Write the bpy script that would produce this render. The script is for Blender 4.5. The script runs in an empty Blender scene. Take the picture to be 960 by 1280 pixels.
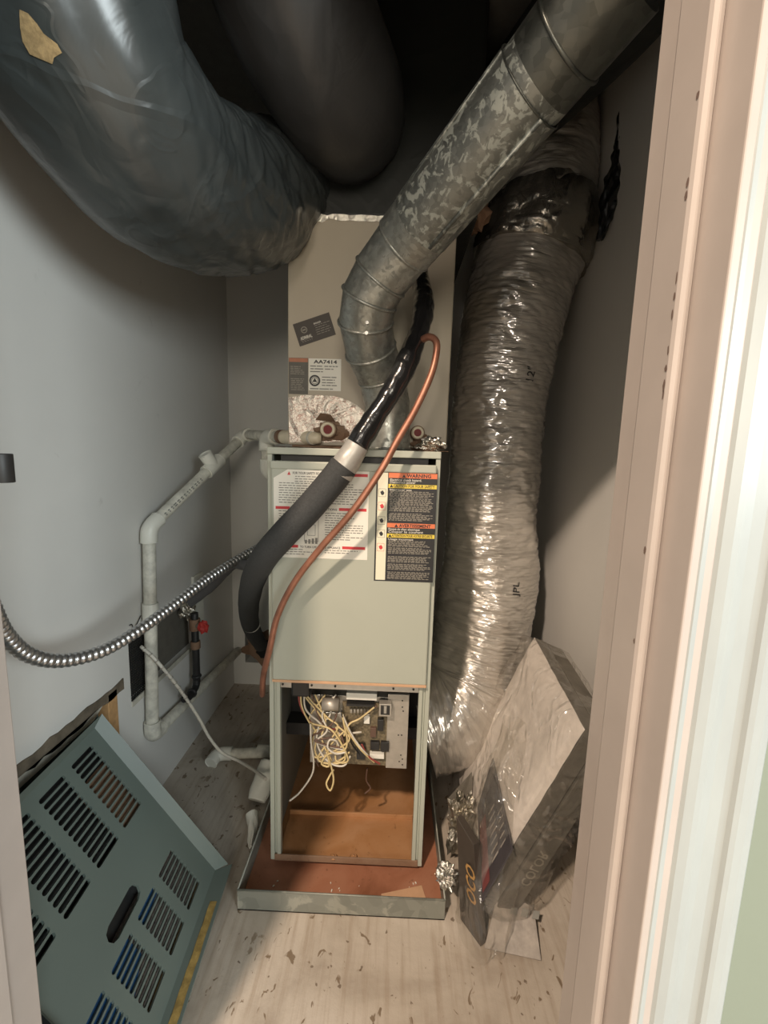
import bpy, bmesh, math, random
from mathutils import Vector, Matrix, noise
random.seed(7)
C = bpy.context.scene.collection
sc = bpy.context.scene
V = Vector
# ------------------------------------------------------------------ camera, world, lights, exposure
FPX, CX, CY = 515.0, 480.0, 640.0
CAM = V((0, 0, 1.2))
_dep = V((12, 69, -515)).normalized()
_up = -V((-115, -3860, -515)).normalized()
_up = (_up - _dep * _up.dot(_dep)).normalized()
_rt = _dep.cross(_up)
RW = Matrix((_rt, _dep, _up))            # world_from_cam
cam = bpy.data.cameras.new('camera'); cam_o = bpy.data.objects.new('camera', cam); C.objects.link(cam_o)
cam.sensor_fit = 'VERTICAL'; cam.sensor_height = 24; cam.sensor_width = 18
cam.lens = FPX / 1280 * 24
cam.clip_start = 0.02
cam_o.matrix_world = Matrix.Translation(CAM) @ RW.to_4x4()
sc.camera = cam_o
w = bpy.data.worlds.new('world'); sc.world = w; w.use_nodes = True
w.node_tree.nodes['Background'].inputs[0].default_value = (1.0, 0.94, 0.84, 1)
w.node_tree.nodes['Background'].inputs[1].default_value = 0.30
def light(name, typ, loc, energy, col, size=0.1, size_y=None, target=None):
    l = bpy.data.lights.new(name, typ); l.energy = energy; l.color = col
    if typ == 'AREA':
        l.shape = 'RECTANGLE'; l.size = size; l.size_y = size_y or size
    else: l.shadow_soft_size = size
    o = bpy.data.objects.new(name, l); C.objects.link(o); o.location = loc
    if target is not None:
        o.rotation_euler = (V(target) - V(loc)).to_track_quat('-Z', 'Y').to_euler()
    return o
light('hall_lamp', 'POINT', (-1.18, -1.5, 3.68), 560, (1.0, 0.79, 0.61), 0.10)
light('hall_window', 'AREA', (2.4, -1.9, 1.75), 88, (0.88, 0.98, 1.0), 1.5, 1.3, (-0.6, 0.9, 1.2))
light('hall_far_opening', 'AREA', (-0.8, -3.6, 1.85), 26, (1.0, 0.86, 0.72), 0.5, 0.9, (0.1, 1.2, 1.2))
light('back_wall_fill', 'AREA', (0.40, -3.2, 1.65), 28, (1.0, 0.91, 0.75), 0.6, 0.9, (-0.4, 1.6, 1.2))  # added fill light to brighten the back wall, not a real opening
vs = sc.view_settings
vs.view_transform = 'Standard'; vs.look = 'None'; vs.gamma = 1; vs.exposure = 0.22; vs.use_curve_mapping = False

def at(px, py, y):                        # the point at depth y seen at a place of the 960x1280 photograph
    r = RW @ V(((px - CX) / FPX, (CY - py) / FPX, -1.0))
    return CAM + r * (y / r.y)
def atx(px, py, x):
    r = RW @ V(((px - CX) / FPX, (CY - py) / FPX, -1.0)); return CAM + r * (x / r.x)
def atz(px, py, z):
    r = RW @ V(((px - CX) / FPX, (CY - py) / FPX, -1.0)); return CAM + r * ((z - CAM.z) / r.z)

# ------------------------------------------------------------------ materials
class NT:
    def __init__(s, name):
        s.m = bpy.data.materials.new(name); s.m.use_nodes = True; s.t = s.m.node_tree
        s.b = s.t.nodes['Principled BSDF']; s.out = s.t.nodes['Material Output']
    def n(s, typ, **kw):
        nd = s.t.nodes.new('ShaderNode' + typ)
        for k, v in kw.items():
            if hasattr(nd, k): setattr(nd, k, v)
            else: nd.inputs[k.replace('_', ' ')].default_value = v
        return nd
    def l(s, a, b): s.t.links.new(a, b)
    def coord(s, kind='Object', scale=(1, 1, 1), rot=(0, 0, 0)):
        tc = s.n('TexCoord'); mp = s.n('Mapping')
        mp.inputs['Scale'].default_value = scale; mp.inputs['Rotation'].default_value = rot
        s.l(tc.outputs[kind], mp.inputs[0]); return mp.outputs[0]
    def noise(s, vec, scale, detail=4, rough=0.5, dist=0.0):
        nd = s.n('TexNoise'); nd.inputs['Scale'].default_value = scale; nd.inputs['Detail'].default_value = detail
        nd.inputs['Roughness'].default_value = rough; nd.inputs['Distortion'].default_value = dist
        s.l(vec, nd.inputs['Vector']); return nd.outputs[0]
    def ramp(s, fac, stops):
        r = s.n('ValToRGB'); e = r.color_ramp.elements
        while len(e) < len(stops): e.new(0.5)
        for i, (p, c) in enumerate(stops):
            e[i].position = p; e[i].color = (c[0], c[1], c[2], 1) if not isinstance(c, (int, float)) else (c, c, c, 1)
        s.l(fac, r.inputs[0]); return r.outputs[0]
    def mix(s, fac, a, b):
        m = s.n('Mix', data_type='RGBA')
        if isinstance(fac, (int, float)): m.inputs[0].default_value = fac
        else: s.l(fac, m.inputs[0])
        for k, v in ((6, a), (7, b)):
            if isinstance(v, tuple): m.inputs[k].default_value = (*v, 1)
            else: s.l(v, m.inputs[k])
        return m.outputs[2]
    def bump(s, h, strength=0.3, dist=0.002, prev=None):
        b = s.n('Bump'); b.inputs['Strength'].default_value = strength; b.inputs['Distance'].default_value = dist
        s.l(h, b.inputs['Height'])
        if prev: s.l(prev, b.inputs['Normal'])
        return b.outputs[0]
    def set(s, base=None, rough=0.5, metal=0.0, normal=None, **kw):
        b = s.b
        for k, v in (('Base Color', base), ('Roughness', rough), ('Metallic', metal), ('Normal', normal)):
            if v is None: continue
            if isinstance(v, tuple): b.inputs[k].default_value = (*v, 1)
            elif isinstance(v, (int, float)): b.inputs[k].default_value = v
            else: s.l(v, b.inputs[k])
        for k, v in kw.items(): b.inputs[k.replace('_', ' ')].default_value = v
        return s.m

def simple(name, col, rough=0.5, metal=0.0, var=0.12, scale=30, bump=0.05, **kw):
    t = NT(name); c = t.coord(); nz = t.noise(c, scale, 5, 0.6)
    lo = tuple(x * (1 - var) for x in col); hi = tuple(min(1, x * (1 + var)) for x in col)
    return t.set(t.ramp(nz, [(0.3, lo), (0.7, hi)]), rough, metal, t.bump(nz, bump, 0.002), **kw)

M = {}
def wall_mat(name, col, dirt):
    t = NT(name); c = t.coord()
    big = t.noise(c, 2.2, 4, 0.6, 0.4); fine = t.noise(c, 160, 3, 0.6); sm = t.noise(c, 9, 8, 0.7, 1.0)
    base = t.ramp(big, [(0.3, tuple(x * 0.94 for x in col)), (0.7, col)])
    sp = t.ramp(sm, [(0.66, 0.0), (0.78, 0.45)])
    base = t.mix(sp, base, dirt)
    return t.set(base, 0.62, 0, t.bump(fine, 0.12, 0.001))
M['wall'] = wall_mat('painted_drywall', (0.71, 0.70, 0.67), (0.42, 0.41, 0.38))
M['hall_wall'] = wall_mat('pale_green_paint', (0.23, 0.265, 0.21), (0.48, 0.52, 0.42))
M['ceiling'] = simple('shaded_ceiling', (0.13, 0.125, 0.115), 0.8)  # shade behind the door header is put into the ceiling colour
def floor_mat():
    t = NT('painted_concrete'); c = t.coord()
    st = t.coord('Object', (60, 4, 1))
    streak = t.noise(st, 1.0, 5, 0.6); big = t.noise(c, 3.0, 5, 0.6, 0.6); fine = t.noise(c, 90, 4, 0.6)
    base = t.ramp(big, [(0.30, (0.30, 0.25, 0.20)), (0.50, (0.47, 0.415, 0.35)), (0.72, (0.58, 0.525, 0.46))])
    base = t.mix(t.ramp(streak, [(0.48, 0.0), (0.70, 0.5)]), base, (0.28, 0.21, 0.15))
    sv = t.coord('Object', (1.6, 1.0, 1))
    s1 = t.noise(sv, 21, 3, 0.55, 0.8); s2 = t.noise(c, 2.3, 2, 0.5)
    spot = t.ramp(s1, [(0.635, 0.0), (0.67, 0.85)])
    base = t.mix(spot, base, (0.16, 0.11, 0.065))
    s3 = t.noise(t.coord('Object', (1, 1, 1), (0, 0, 0.6)), 48, 2, 0.5, 0.3)
    base = t.mix(t.ramp(s3, [(0.70, 0.0), (0.73, 0.8)]), base, (0.13, 0.09, 0.06))
    s4 = t.noise(t.coord('Object', (1.3, 0.9, 1), (0, 0, 0.5)), 6.5, 5, 0.6, 0.6)
    base = t.mix(t.ramp(s4, [(0.67, 0.0), (0.70, 0.75)]), base, (0.20, 0.145, 0.095))
    h = t.mix(spot, fine, (0.0, 0.0, 0.0))
    return t.set(base, t.ramp(big, [(0.3, 0.62), (0.7, 0.45)]), 0, t.bump(h, 0.35, 0.002))
M['floor'] = floor_mat()
def trim_mat():
    t = NT('worn_white_trim_paint'); c = t.coord()
    n1 = t.noise(t.coord('Object', (1, 1, 0.25)), 30, 5, 0.6)
    base = t.ramp(n1, [(0.3, (0.36, 0.39, 0.39)), (0.7, (0.40, 0.435, 0.43))])
    return t.set(base, 0.33, 0, t.bump(n1, 0.08, 0.001))
M['trim'] = trim_mat()
M['trim_cream'] = simple('cream_jamb_paint', (0.46, 0.405, 0.37), 0.4, 0, 0.04, 12, 0.03)
M['chip'] = simple('chipped_wood', (0.16, 0.11, 0.09), 0.8)
def cab_mat(name, col, spec=0.45):
    t = NT(name); c = t.coord(); n1 = t.noise(c, 5, 4, 0.6, 0.5); n2 = t.noise(c, 250, 2, 0.5)
    base = t.ramp(n1, [(0.3, tuple(x * 0.95 for x in col)), (0.7, col)])
    sc_ = t.noise(t.coord('Object', (1, 1, 0.15)), 55, 6, 0.7)
    base = t.mix(t.ramp(sc_, [(0.68, 0.0), (0.75, 0.25)]), base, (0.3, 0.29, 0.25))
    return t.set(base, spec, 0, t.bump(n2, 0.05, 0.0005))
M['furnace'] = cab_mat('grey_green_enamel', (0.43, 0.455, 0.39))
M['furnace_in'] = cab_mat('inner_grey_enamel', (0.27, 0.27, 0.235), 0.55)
M['coil'] = cab_mat('beige_enamel', (0.46, 0.405, 0.315))
M['panel'] = cab_mat('teal_grey_enamel', (0.140, 0.175, 0.158), 0.4)
def galv_mat(name, base1, base2, white, amt=0.52, rough=0.42, sc0=38, metal=0.75):
    t = NT(name); c = t.coord()
    vo = t.n('TexVoronoi'); vo.inputs['Scale'].default_value = sc0 * 2; t.l(c, vo.inputs['Vector'])
    nz = t.noise(c, sc0, 6, 0.62, 0.6)
    b = t.mix(t.ramp(vo.outputs['Color'], [(0.2, 0.0), (0.8, 1.0)]), base1, base2)
    f = t.ramp(nz, [(amt, 0.0), (amt + 0.05, 0.9)])
    b = t.mix(f, b, white)
    mm = t.ramp(nz, [(amt, metal), (amt + 0.05, 0.25)])
    return t.set(b, t.ramp(nz, [(0.4, rough), (0.7, rough + 0.2)]), mm, t.bump(nz, 0.12, 0.001))
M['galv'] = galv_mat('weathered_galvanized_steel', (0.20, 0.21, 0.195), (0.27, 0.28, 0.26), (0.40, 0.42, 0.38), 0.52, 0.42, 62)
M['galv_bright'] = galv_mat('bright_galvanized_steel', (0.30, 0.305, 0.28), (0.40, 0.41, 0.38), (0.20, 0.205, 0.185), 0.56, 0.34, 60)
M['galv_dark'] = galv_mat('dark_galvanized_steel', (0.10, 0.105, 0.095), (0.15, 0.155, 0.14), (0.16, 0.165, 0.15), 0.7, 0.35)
M['galv_pan'] = galv_mat('drain_pan_steel', (0.24, 0.25, 0.22), (0.29, 0.30, 0.265), (0.34, 0.34, 0.29), 0.55, 0.5, 14, 0.45)
def rust_mat(name, c1, c2, c3, rough=0.5):
    t = NT(name); c = t.coord(); n1 = t.noise(c, 6, 6, 0.6, 0.8); n2 = t.noise(c, 60, 5, 0.6)
    b = t.ramp(n1, [(0.3, c1), (0.5, c2), (0.72, c3)])
    b = t.mix(t.ramp(n2, [(0.62, 0.0), (0.72, 0.5)]), b, tuple(x * 0.45 for x in c1))
    return t.set(b, rough, 0.0, t.bump(n2, 0.2, 0.001))
M['rust'] = rust_mat('rust_stained_steel', (0.29, 0.135, 0.05), (0.39, 0.195, 0.085), (0.45, 0.25, 0.13))
M['rust_pan'] = rust_mat('rusty_pan_floor', (0.24, 0.095, 0.05), (0.36, 0.155, 0.09), (0.42, 0.21, 0.13))
M['rust_dark'] = rust_mat('brown_rust', (0.13, 0.07, 0.04), (0.22, 0.13, 0.08), (0.28, 0.19, 0.13), 0.8)
def foil_mat(name, col, rough=0.24, ring=26.0, crumple=1.0):
    t = NT(name); uv = t.coord('UV', (2.0, 60.0, 1)); uv2 = t.coord('UV', (9.0, 34.0, 1)); ob = t.coord()
    n1 = t.noise(uv, 1.0, 6, 0.62, 1.2); n2 = t.noise(uv2, 1.0, 4, 0.6, 2.0)
    vo = t.n('TexVoronoi', feature='DISTANCE_TO_EDGE'); vo.inputs['Scale'].default_value = 38; t.l(ob, vo.inputs['Vector'])
    bp = t.bump(n1, 0.55 * crumple, 0.010); bp = t.bump(n2, 0.45 * crumple, 0.006, bp); bp = t.bump(vo.outputs[0], 0.35 * crumple, 0.003, bp)
    base = t.ramp(n1, [(0.35, tuple(x * 0.75 for x in col)), (0.65, col)])
    return t.set(base, 0.28, 0.5, bp, Coat_Weight=1.0, Coat_Roughness=0.10, Coat_IOR=2.4)
M['foil_duct'] = foil_mat('silver_duct_film', (0.58, 0.545, 0.49), 0.27)
def crumple_mat(name, col, rough=0.16, scale=45, metal=1.0, rusty=None):
    t = NT(name); c = t.coord()
    vo = t.n('TexVoronoi', feature='DISTANCE_TO_EDGE'); vo.inputs['Scale'].default_value = scale
    d = t.noise(c, scale * 0.5, 3, 0.5); 
    ad = t.n('VectorMath', operation='MULTIPLY_ADD'); t.l(d, ad.inputs[0]); ad.inputs[1].default_value = (0.02, 0.02, 0.02); t.l(c, ad.inputs[2])
    t.l(ad.outputs[0], vo.inputs['Vector'])
    bp = t.bump(vo.outputs[0], 0.6, 0.006); n2 = t.noise(c, scale * 2.2, 4, 0.6, 2.0); bp = t.bump(n2, 0.5, 0.003, bp)
    base = col
    if rusty: base = t.mix(t.ramp(vo.outputs[0], [(0.0, 0.95), (0.07, 0.0)]), col, rusty)
    return t.set(base, rough, metal, bp)
M['foil'] = crumple_mat('crumpled_foil', (0.75, 0.73, 0.68))
def patch_mat():
    t = NT('rust_streaked_foil'); c = t.coord('Object', (1, 1, 1.4)); n1 = t.noise(c, 20, 5, 0.65, 2.5); n2 = t.noise(c, 45, 4, 0.6, 2.0)
    b = t.mix(t.ramp(n1, [(0.47, 0.0), (0.50, 0.95), (0.53, 0.0)]), (0.84, 0.78, 0.69), (0.34, 0.10, 0.06))
    b = t.mix(t.ramp(n2, [(0.48, 0.0), (0.505, 0.75), (0.53, 0.0)]), b, (0.16, 0.13, 0.11))
    return t.set(b, 0.4, 0.4, t.bump(n1, 0.4, 0.004))
M['foil_patch'] = patch_mat()
M['foil_wrap'] = crumple_mat('dull_foil_wrap', (0.34, 0.32, 0.28), 0.22, 26, 0.85)
M['foil_tape'] = crumple_mat('foil_tape', (0.60, 0.57, 0.50), 0.3, 60)
def plastic_duct(name, col, rough=0.33, coat=0.4, crease=0.06):
    t = NT(name); uv = t.coord('UV', (5, 10, 1)); ob = t.coord()
    n1 = t.noise(uv, 1.0, 4, 0.5, 1.4); n2 = t.noise(ob, 7, 3, 0.5)
    rg = t.noise(ob, 2.6, 2, 0.5, 1.6); rd_ = t.ramp(rg, [(0.42, 0.0), (0.50, 1.0), (0.56, 0.0)])
    rg2 = t.noise(ob, 6, 2, 0.5, 1.4); rd2 = t.ramp(rg2, [(0.46, 0.0), (0.51, 1.0), (0.55, 0.0)])
    bp = t.bump(n1, 0.35, 0.012); bp = t.bump(rd_, crease, 0.02, bp); bp = t.bump(rd2, crease * .7, 0.008, bp)
    return t.set(t.ramp(n2, [(0.3, tuple(x * 0.85 for x in col)), (0.7, col)]), rough, 0, bp, Coat_Weight=coat, Coat_Roughness=0.25)
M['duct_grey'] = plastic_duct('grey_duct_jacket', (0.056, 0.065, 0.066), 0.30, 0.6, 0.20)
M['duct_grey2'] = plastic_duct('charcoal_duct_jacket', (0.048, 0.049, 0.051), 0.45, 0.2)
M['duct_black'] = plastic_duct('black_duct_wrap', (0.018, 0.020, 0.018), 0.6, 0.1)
M['tear'] = simple('exposed_insulation', (0.42, 0.30, 0.15), 0.95, 0, 0.3, 120, 0.5)
M['foam'] = simple('black_foam_sleeve', (0.045, 0.047, 0.048), 0.85, 0, 0.2, 200, 0.2)
M['foam_grey'] = simple('grey_foam_sleeve', (0.11, 0.11, 0.115), 0.8, 0, 0.15, 200, 0.2)
def tape_mat():
    t = NT('black_vinyl_tape'); uv = t.coord('UV', (1, 28, 1)); n1 = t.noise(uv, 1.0, 4, 0.55, 1.5)
    return t.set((0.012, 0.012, 0.013), 0.2, 0, t.bump(n1, 0.5, 0.006), Coat_Weight=0.5, Coat_Roughness=0.12)
M['tape'] = tape_mat()
M['duct_tape'] = simple('silver_cloth_tape', (0.46, 0.45, 0.42), 0.4, 0.3, 0.1, 60, 0.15)
M['copper'] = simple('aged_copper', (0.36, 0.165, 0.11), 0.42, 0.55, 0.25, 22, 0.05)
M['pvc'] = simple('white_pvc', (0.80, 0.79, 0.71), 0.4, 0, 0.05, 20, 0.02)
M['pvc_dirty'] = simple('dusty_pvc', (0.64, 0.62, 0.54), 0.5, 0, 0.25, 35, 0.05)
M['pvc_ivory'] = simple('ivory_pvc', (0.80, 0.72, 0.55), 0.4, 0, 0.06, 20, 0.02)
M['steel'] = simple('zinc_steel', (0.50, 0.49, 0.46), 0.33, 0.9, 0.12, 30, 0.03)
M['steel_dull'] = simple('dull_bracket_steel', (0.48, 0.45, 0.40), 0.45, 0.55, 0.12, 30, 0.03)
M['conduit'] = simple('conduit_steel', (0.50, 0.50, 0.50), 0.28, 0.9, 0.1, 30, 0.02)
M['dark'] = simple('black_void', (0.010, 0.010, 0.010), 0.9)
M['dark_metal'] = simple('dark_metal', (0.035, 0.035, 0.035), 0.5, 0.4)
M['dim_card'] = simple('dim_card', (0.34, 0.31, 0.28), 0.6, 0, 0.3, 30)
M['recess_grey'] = simple('recess_grey', (0.13, 0.12, 0.10), 0.8)
M['red'] = simple('red_plastic', (0.42, 0.035, 0.03), 0.5)
M['redcap'] = simple('dark_red_cap', (0.20, 0.02, 0.02), 0.6)
M['wood'] = simple('bare_pine', (0.50, 0.29, 0.13), 0.7, 0, 0.3, 25, 0.1)
M['wood_dark'] = simple('dirty_wood', (0.15, 0.12, 0.085), 0.85, 0, 0.4, 25, 0.2)
M['paper_torn'] = simple('torn_drywall_edge', (0.50, 0.48, 0.41), 0.9, 0, 0.2, 40, 0.3)
M['insul_green'] = simple('grey_green_insulation', (0.10, 0.14, 0.12), 0.9, 0, 0.5, 40, 0.6)
M['insul_brown'] = simple('brown_fibre_liner', (0.16, 0.14, 0.13), 0.95, 0, 0.4, 80, 0.6)
M['insul_yellow'] = simple('yellow_fibre_liner', (0.34, 0.23, 0.07), 0.95, 0, 0.35, 60, 0.6)
M['blue'] = simple('blue_film', (0.01, 0.05, 0.13), 0.4)
M['label_white'] = simple('white_label', (0.80, 0.79, 0.72), 0.45, 0, 0.03, 8, 0.01)
M['label_cream'] = simple('cream_label', (0.80, 0.78, 0.62), 0.45, 0, 0.03, 8, 0.01)
M['label_grey'] = simple('faded_grey_label', (0.10, 0.095, 0.08), 0.5)
M['ink'] = simple('black_ink', (0.02, 0.02, 0.022), 0.5)
M['ink_faint'] = simple('faded_ink', (0.22, 0.22, 0.20), 0.5)
M['ink_red'] = simple('red_ink', (0.60, 0.04, 0.05), 0.5)
M['ink_orange'] = simple('orange_ink', (0.72, 0.19, 0.08), 0.5)
M['ink_rust'] = simple('faded_orange_ink', (0.45, 0.17, 0.09), 0.5)
M['ink_yellow'] = simple('yellow_ink', (0.78, 0.60, 0.08), 0.5)
M['ink_pale'] = simple('pale_print', (0.27, 0.25, 0.21), 0.5)
M['ink_white'] = simple('white_ink', (0.62, 0.60, 0.54), 0.5)
M['card'] = simple('dark_brown_card', (0.050, 0.040, 0.032), 0.5)
M['cardboard'] = simple('tan_cardboard', (0.58, 0.36, 0.22), 0.85, 0, 0.06, 40, 0.05)
M['board'] = simple('green_circuit_board', (0.16, 0.13, 0.08), 0.5, 0, 0.5, 140, 0.4)
M['relay'] = simple('black_plastic', (0.02, 0.02, 0.02), 0.35)
M['wire_yellow'] = simple('cream_wire', (0.62, 0.50, 0.26), 0.45)
M['wire_white'] = simple('white_wire', (0.62, 0.59, 0.52), 0.45)
M['wire_red'] = simple('dull_red_wire', (0.28, 0.06, 0.05), 0.45)
M['wire_brown'] = simple('brown_wire', (0.12, 0.07, 0.05), 0.45)
M['wire_black'] = simple('black_wire', (0.02, 0.02, 0.02), 0.45)
M['media'] = simple('pleated_white_media', (0.76, 0.71, 0.67), 0.95, 0, 0.10, 40, 0.3)
M['frame_card'] = simple('grey_filter_frame', (0.13, 0.12, 0.10), 0.7, 0, 0.2, 30, 0.1)
M['print_blue'] = simple('slate_blue_print', (0.065, 0.060, 0.068), 0.4)
M['print_red'] = simple('crimson_print', (0.20, 0.055, 0.055), 0.4)
M['gold'] = simple('gold_lettering', (0.42, 0.24, 0.08), 0.5)
def film_mat(name, tint, a, rough=0.12):
    t = NT(name); c = t.coord(); n1 = t.noise(c, 4.5, 2, 0.5, 1.4); n2 = t.noise(c, 16, 2, 0.5, 1.2)
    rg = t.ramp(n1, [(0.40, 0.0), (0.5, 1.0), (0.58, 0.0)])
    bp = t.bump(rg, 0.6, 0.014); bp = t.bump(n2, 0.5, 0.008, bp)
    tr = t.n('BsdfTransparent'); tr.inputs[0].default_value = (*tint, 1)
    gl = t.n('BsdfGlossy'); gl.inputs['Roughness'].default_value = rough; gl.inputs[0].default_value = (1, 1, 1, 1); t.l(bp, gl.inputs['Normal'])
    df = t.n('BsdfDiffuse'); df.inputs[0].default_value = (0.55, 0.53, 0.5, 1); t.l(bp, df.inputs['Normal'])
    lw = t.n('LayerWeight'); t.l(bp, lw.inputs['Normal']); pw = t.n('Math', operation='POWER'); t.l(lw.outputs['Facing'], pw.inputs[0]); pw.inputs[1].default_value = 4.0
    fr = t.n('Math', operation='MULTIPLY_ADD'); t.l(pw.outputs[0], fr.inputs[0]); fr.inputs[1].default_value = 0.5; fr.inputs[2].default_value = 0.07
    m1 = t.n('MixShader'); m1.inputs[0].default_value = a; t.l(tr.outputs[0], m1.inputs[1]); t.l(df.outputs[0], m1.inputs[2])
    m2 = t.n('MixShader'); t.l(fr.outputs[0], m2.inputs[0]); t.l(m1.outputs[0], m2.inputs[1]); t.l(gl.outputs[0], m2.inputs[2])
    t.l(m2.outputs[0], t.out.inputs[0]); return t.m
M['film'] = film_mat('clear_plastic_film', (0.98, 0.97, 0.95), 0.07)
M['film2'] = film_mat('hazy_plastic_film', (0.85, 0.83, 0.80), 0.25)

# ------------------------------------------------------------------ mesh helpers
class MB:
    def __init__(s): s.v = []; s.f = []; s.uv = {}
    def add(s, vs_, fs):
        o = len(s.v); s.v += [V(p) for p in vs_]; s.f += [tuple(i + o for i in f) for f in fs]; return s
    def box(s, a, b, rot=None, piv=None):
        (x0, y0, z0), (x1, y1, z1) = a, b
        p = [V((x, y, z)) for z in (z0, z1) for y in (y0, y1) for x in (x0, x1)]
        if rot is not None:
            pv = V(piv) if piv is not None else sum(p, V()) / 8
            p = [pv + rot @ (q - pv) for q in p]
        return s.add(p, [(0, 2, 3, 1), (4, 5, 7, 6), (0, 1, 5, 4), (2, 6, 7, 3), (0, 4, 6, 2), (1, 3, 7, 5)])
    def slab(s, q, n):                    # four corners pushed along n
        n = V(n); q = [V(p) for p in q]
        k = len(q)
        return s.add(q + [p + n for p in q], [tuple(range(k))[::-1], tuple(range(k, 2 * k))] + [(i, (i + 1) % k, k + (i + 1) % k, k + i) for i in range(k)])
    def prism(s, prof, d0, d1, mapf):     # profile extruded, mapf(u, v, d)
        k = len(prof); p = [mapf(u, v, d0) for u, v in prof] + [mapf(u, v, d1) for u, v in prof]
        return s.add(p, [tuple(range(k))[::-1], tuple(range(k, 2 * k))] + [(i, (i + 1) % k, k + (i + 1) % k, k + i) for i in range(k)])
    def cyl(s, p0, p1, r0, r1=None, n=20, caps=True):
        p0 = V(p0); p1 = V(p1); r1 = r0 if r1 is None else r1
        d = (p1 - p0).normalized(); a = d.orthogonal().normalized(); b = d.cross(a)
        vs_ = []
        for p, r in ((p0, r0), (p1, r1)):
            vs_ += [p + (a * math.cos(t) + b * math.sin(t)) * r for t in [i * 2 * math.pi / n for i in range(n)]]
        fs = [(i, (i + 1) % n, n + (i + 1) % n, n + i) for i in range(n)]
        if caps: fs += [tuple(range(n))[::-1], tuple(range(n, 2 * n))]
        return s.add(vs_, fs)
    def ring(s, c, d, R, r, n=28, m=8):
        c = V(c); d = V(d).normalized(); a = d.orthogonal().normalized(); b = d.cross(a); vs_ = []; fs = []
        for i in range(n):
            t = i * 2 * math.pi / n; e = a * math.cos(t) + b * math.sin(t)
            for j in range(m):
                u = j * 2 * math.pi / m; vs_.append(c + e * (R + r * math.cos(u)) + d * (r * math.sin(u)))
        for i in range(n):
            for j in range(m):
                fs.append((i * m + j, ((i + 1) % n) * m + j, ((i + 1) % n) * m + (j + 1) % m, i * m + (j + 1) % m))
        return s.add(vs_, fs)
    def sweep(s, pts, r, nl=40, nc=16, disp=None, caps=True, smooth=True, up=None):
        P = [V(p) for p in pts]; L = catmull(P, nl) if smooth else P
        N = len(L); rr = r if callable(r) else (lambda t: r)
        T = [(L[min(i + 1, N - 1)] - L[max(i - 1, 0)]).normalized() for i in range(N)]
        a = (V(up) - T[0] * T[0].dot(V(up))).normalized() if up is not None else T[0].orthogonal().normalized()
        vs_ = []; uvs = []; acc = 0
        for i in range(N):
            if i: acc += (L[i] - L[i - 1]).length
            a = (a - T[i] * a.dot(T[i])).normalized(); b = T[i].cross(a)
            for j in range(nc):
                th = 2 * math.pi * j / nc; e = a * math.cos(th) + b * math.sin(th); R0 = rr(i / (N - 1))
                if disp: R0 += disp(acc, th, e)
                vs_.append(L[i] + e * R0); uvs.append((j / nc, acc))
        o = len(s.v)
        fs = []
        for i in range(N - 1):
            for j in range(nc):
                k = (j + 1) % nc; fs.append((i * nc + j, i * nc + k, (i + 1) * nc + k, (i + 1) * nc + j))
                s.uv[len(s.f) + len(fs) - 1] = [uvs[i * nc + j], (uvs[i * nc + j][0] + 1 / nc, uvs[i * nc + j][1]), (uvs[(i + 1) * nc + j][0] + 1 / nc, uvs[(i + 1) * nc + j][1]), uvs[(i + 1) * nc + j]]
        if caps: fs += [tuple(range(nc))[::-1], tuple(range((N - 1) * nc, N * nc))]
        return s.add(vs_, fs)
    def islands(s):
        par = list(range(len(s.v)))
        def fd(i):
            while par[i] != i: par[i] = par[par[i]]; i = par[i]
            return i
        for f in s.f:
            a = fd(f[0])
            for i in f[1:]: par[fd(i)] = a
        g = {}
        for k, f in enumerate(s.f): g.setdefault(fd(f[0]), []).append(k)
        return list(g.values())
    def build(s, name, mat, parent=None, smooth=False, bevel=0, sub=0):
        flat = any(k in name for k in ('print', 'text', 'letter', 'pictogram', 'drawing', 'flakes', 'marks', 'mesh'))
        isl = s.islands()
        if parent is not None and not flat and 1 < len(isl) <= 40:
            first = None
            for g in isl:                  # separate pieces become parts of their own
                ids = sorted({i for k in g for i in s.f[k]}); mp = {i: j for j, i in enumerate(ids)}
                m_ = MB(); m_.v = [s.v[i] for i in ids]; m_.f = [tuple(mp[i] for i in s.f[k]) for k in g]
                m_.uv = {j: s.uv[k] for j, k in enumerate(g) if k in s.uv}
                o_ = m_._build(name, mat, parent, smooth, bevel, sub); first = first or o_
            return first
        o_ = s._build(name, mat, parent, smooth, bevel, sub)
        if flat and len(isl) > 1: o_['kind'] = 'stuff'
        return o_
    def _build(s, name, mat, parent=None, smooth=False, bevel=0, sub=0):
        me = bpy.data.meshes.new(name); me.from_pydata([tuple(p) for p in s.v], [], s.f)
        if s.uv:
            ul = me.uv_layers.new(name='UVMap')
            for pi, uu in s.uv.items():
                ls = me.polygons[pi].loop_start
                for q in range(4): ul.data[ls + q].uv = uu[q]
        if smooth:
            for p in me.polygons: p.use_smooth = len(p.vertices) < 10
        me.validate(); me.update()
        bm = bmesh.new(); bm.from_mesh(me); bmesh.ops.recalc_face_normals(bm, faces=bm.faces); bm.to_mesh(me); bm.free()
        me.materials.append(M[mat] if isinstance(mat, str) else mat)
        o = bpy.data.objects.new(name, me); C.objects.link(o)
        if parent is not None: adopt(o, parent)
        if bevel:
            b = o.modifiers.new('bevel', 'BEVEL'); b.width = bevel; b.segments = 2; b.limit_method = 'ANGLE'; b.angle_limit = 0.7
        if sub:
            b = o.modifiers.new('sub', 'SUBSURF'); b.levels = sub; b.render_levels = sub
        return o
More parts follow.
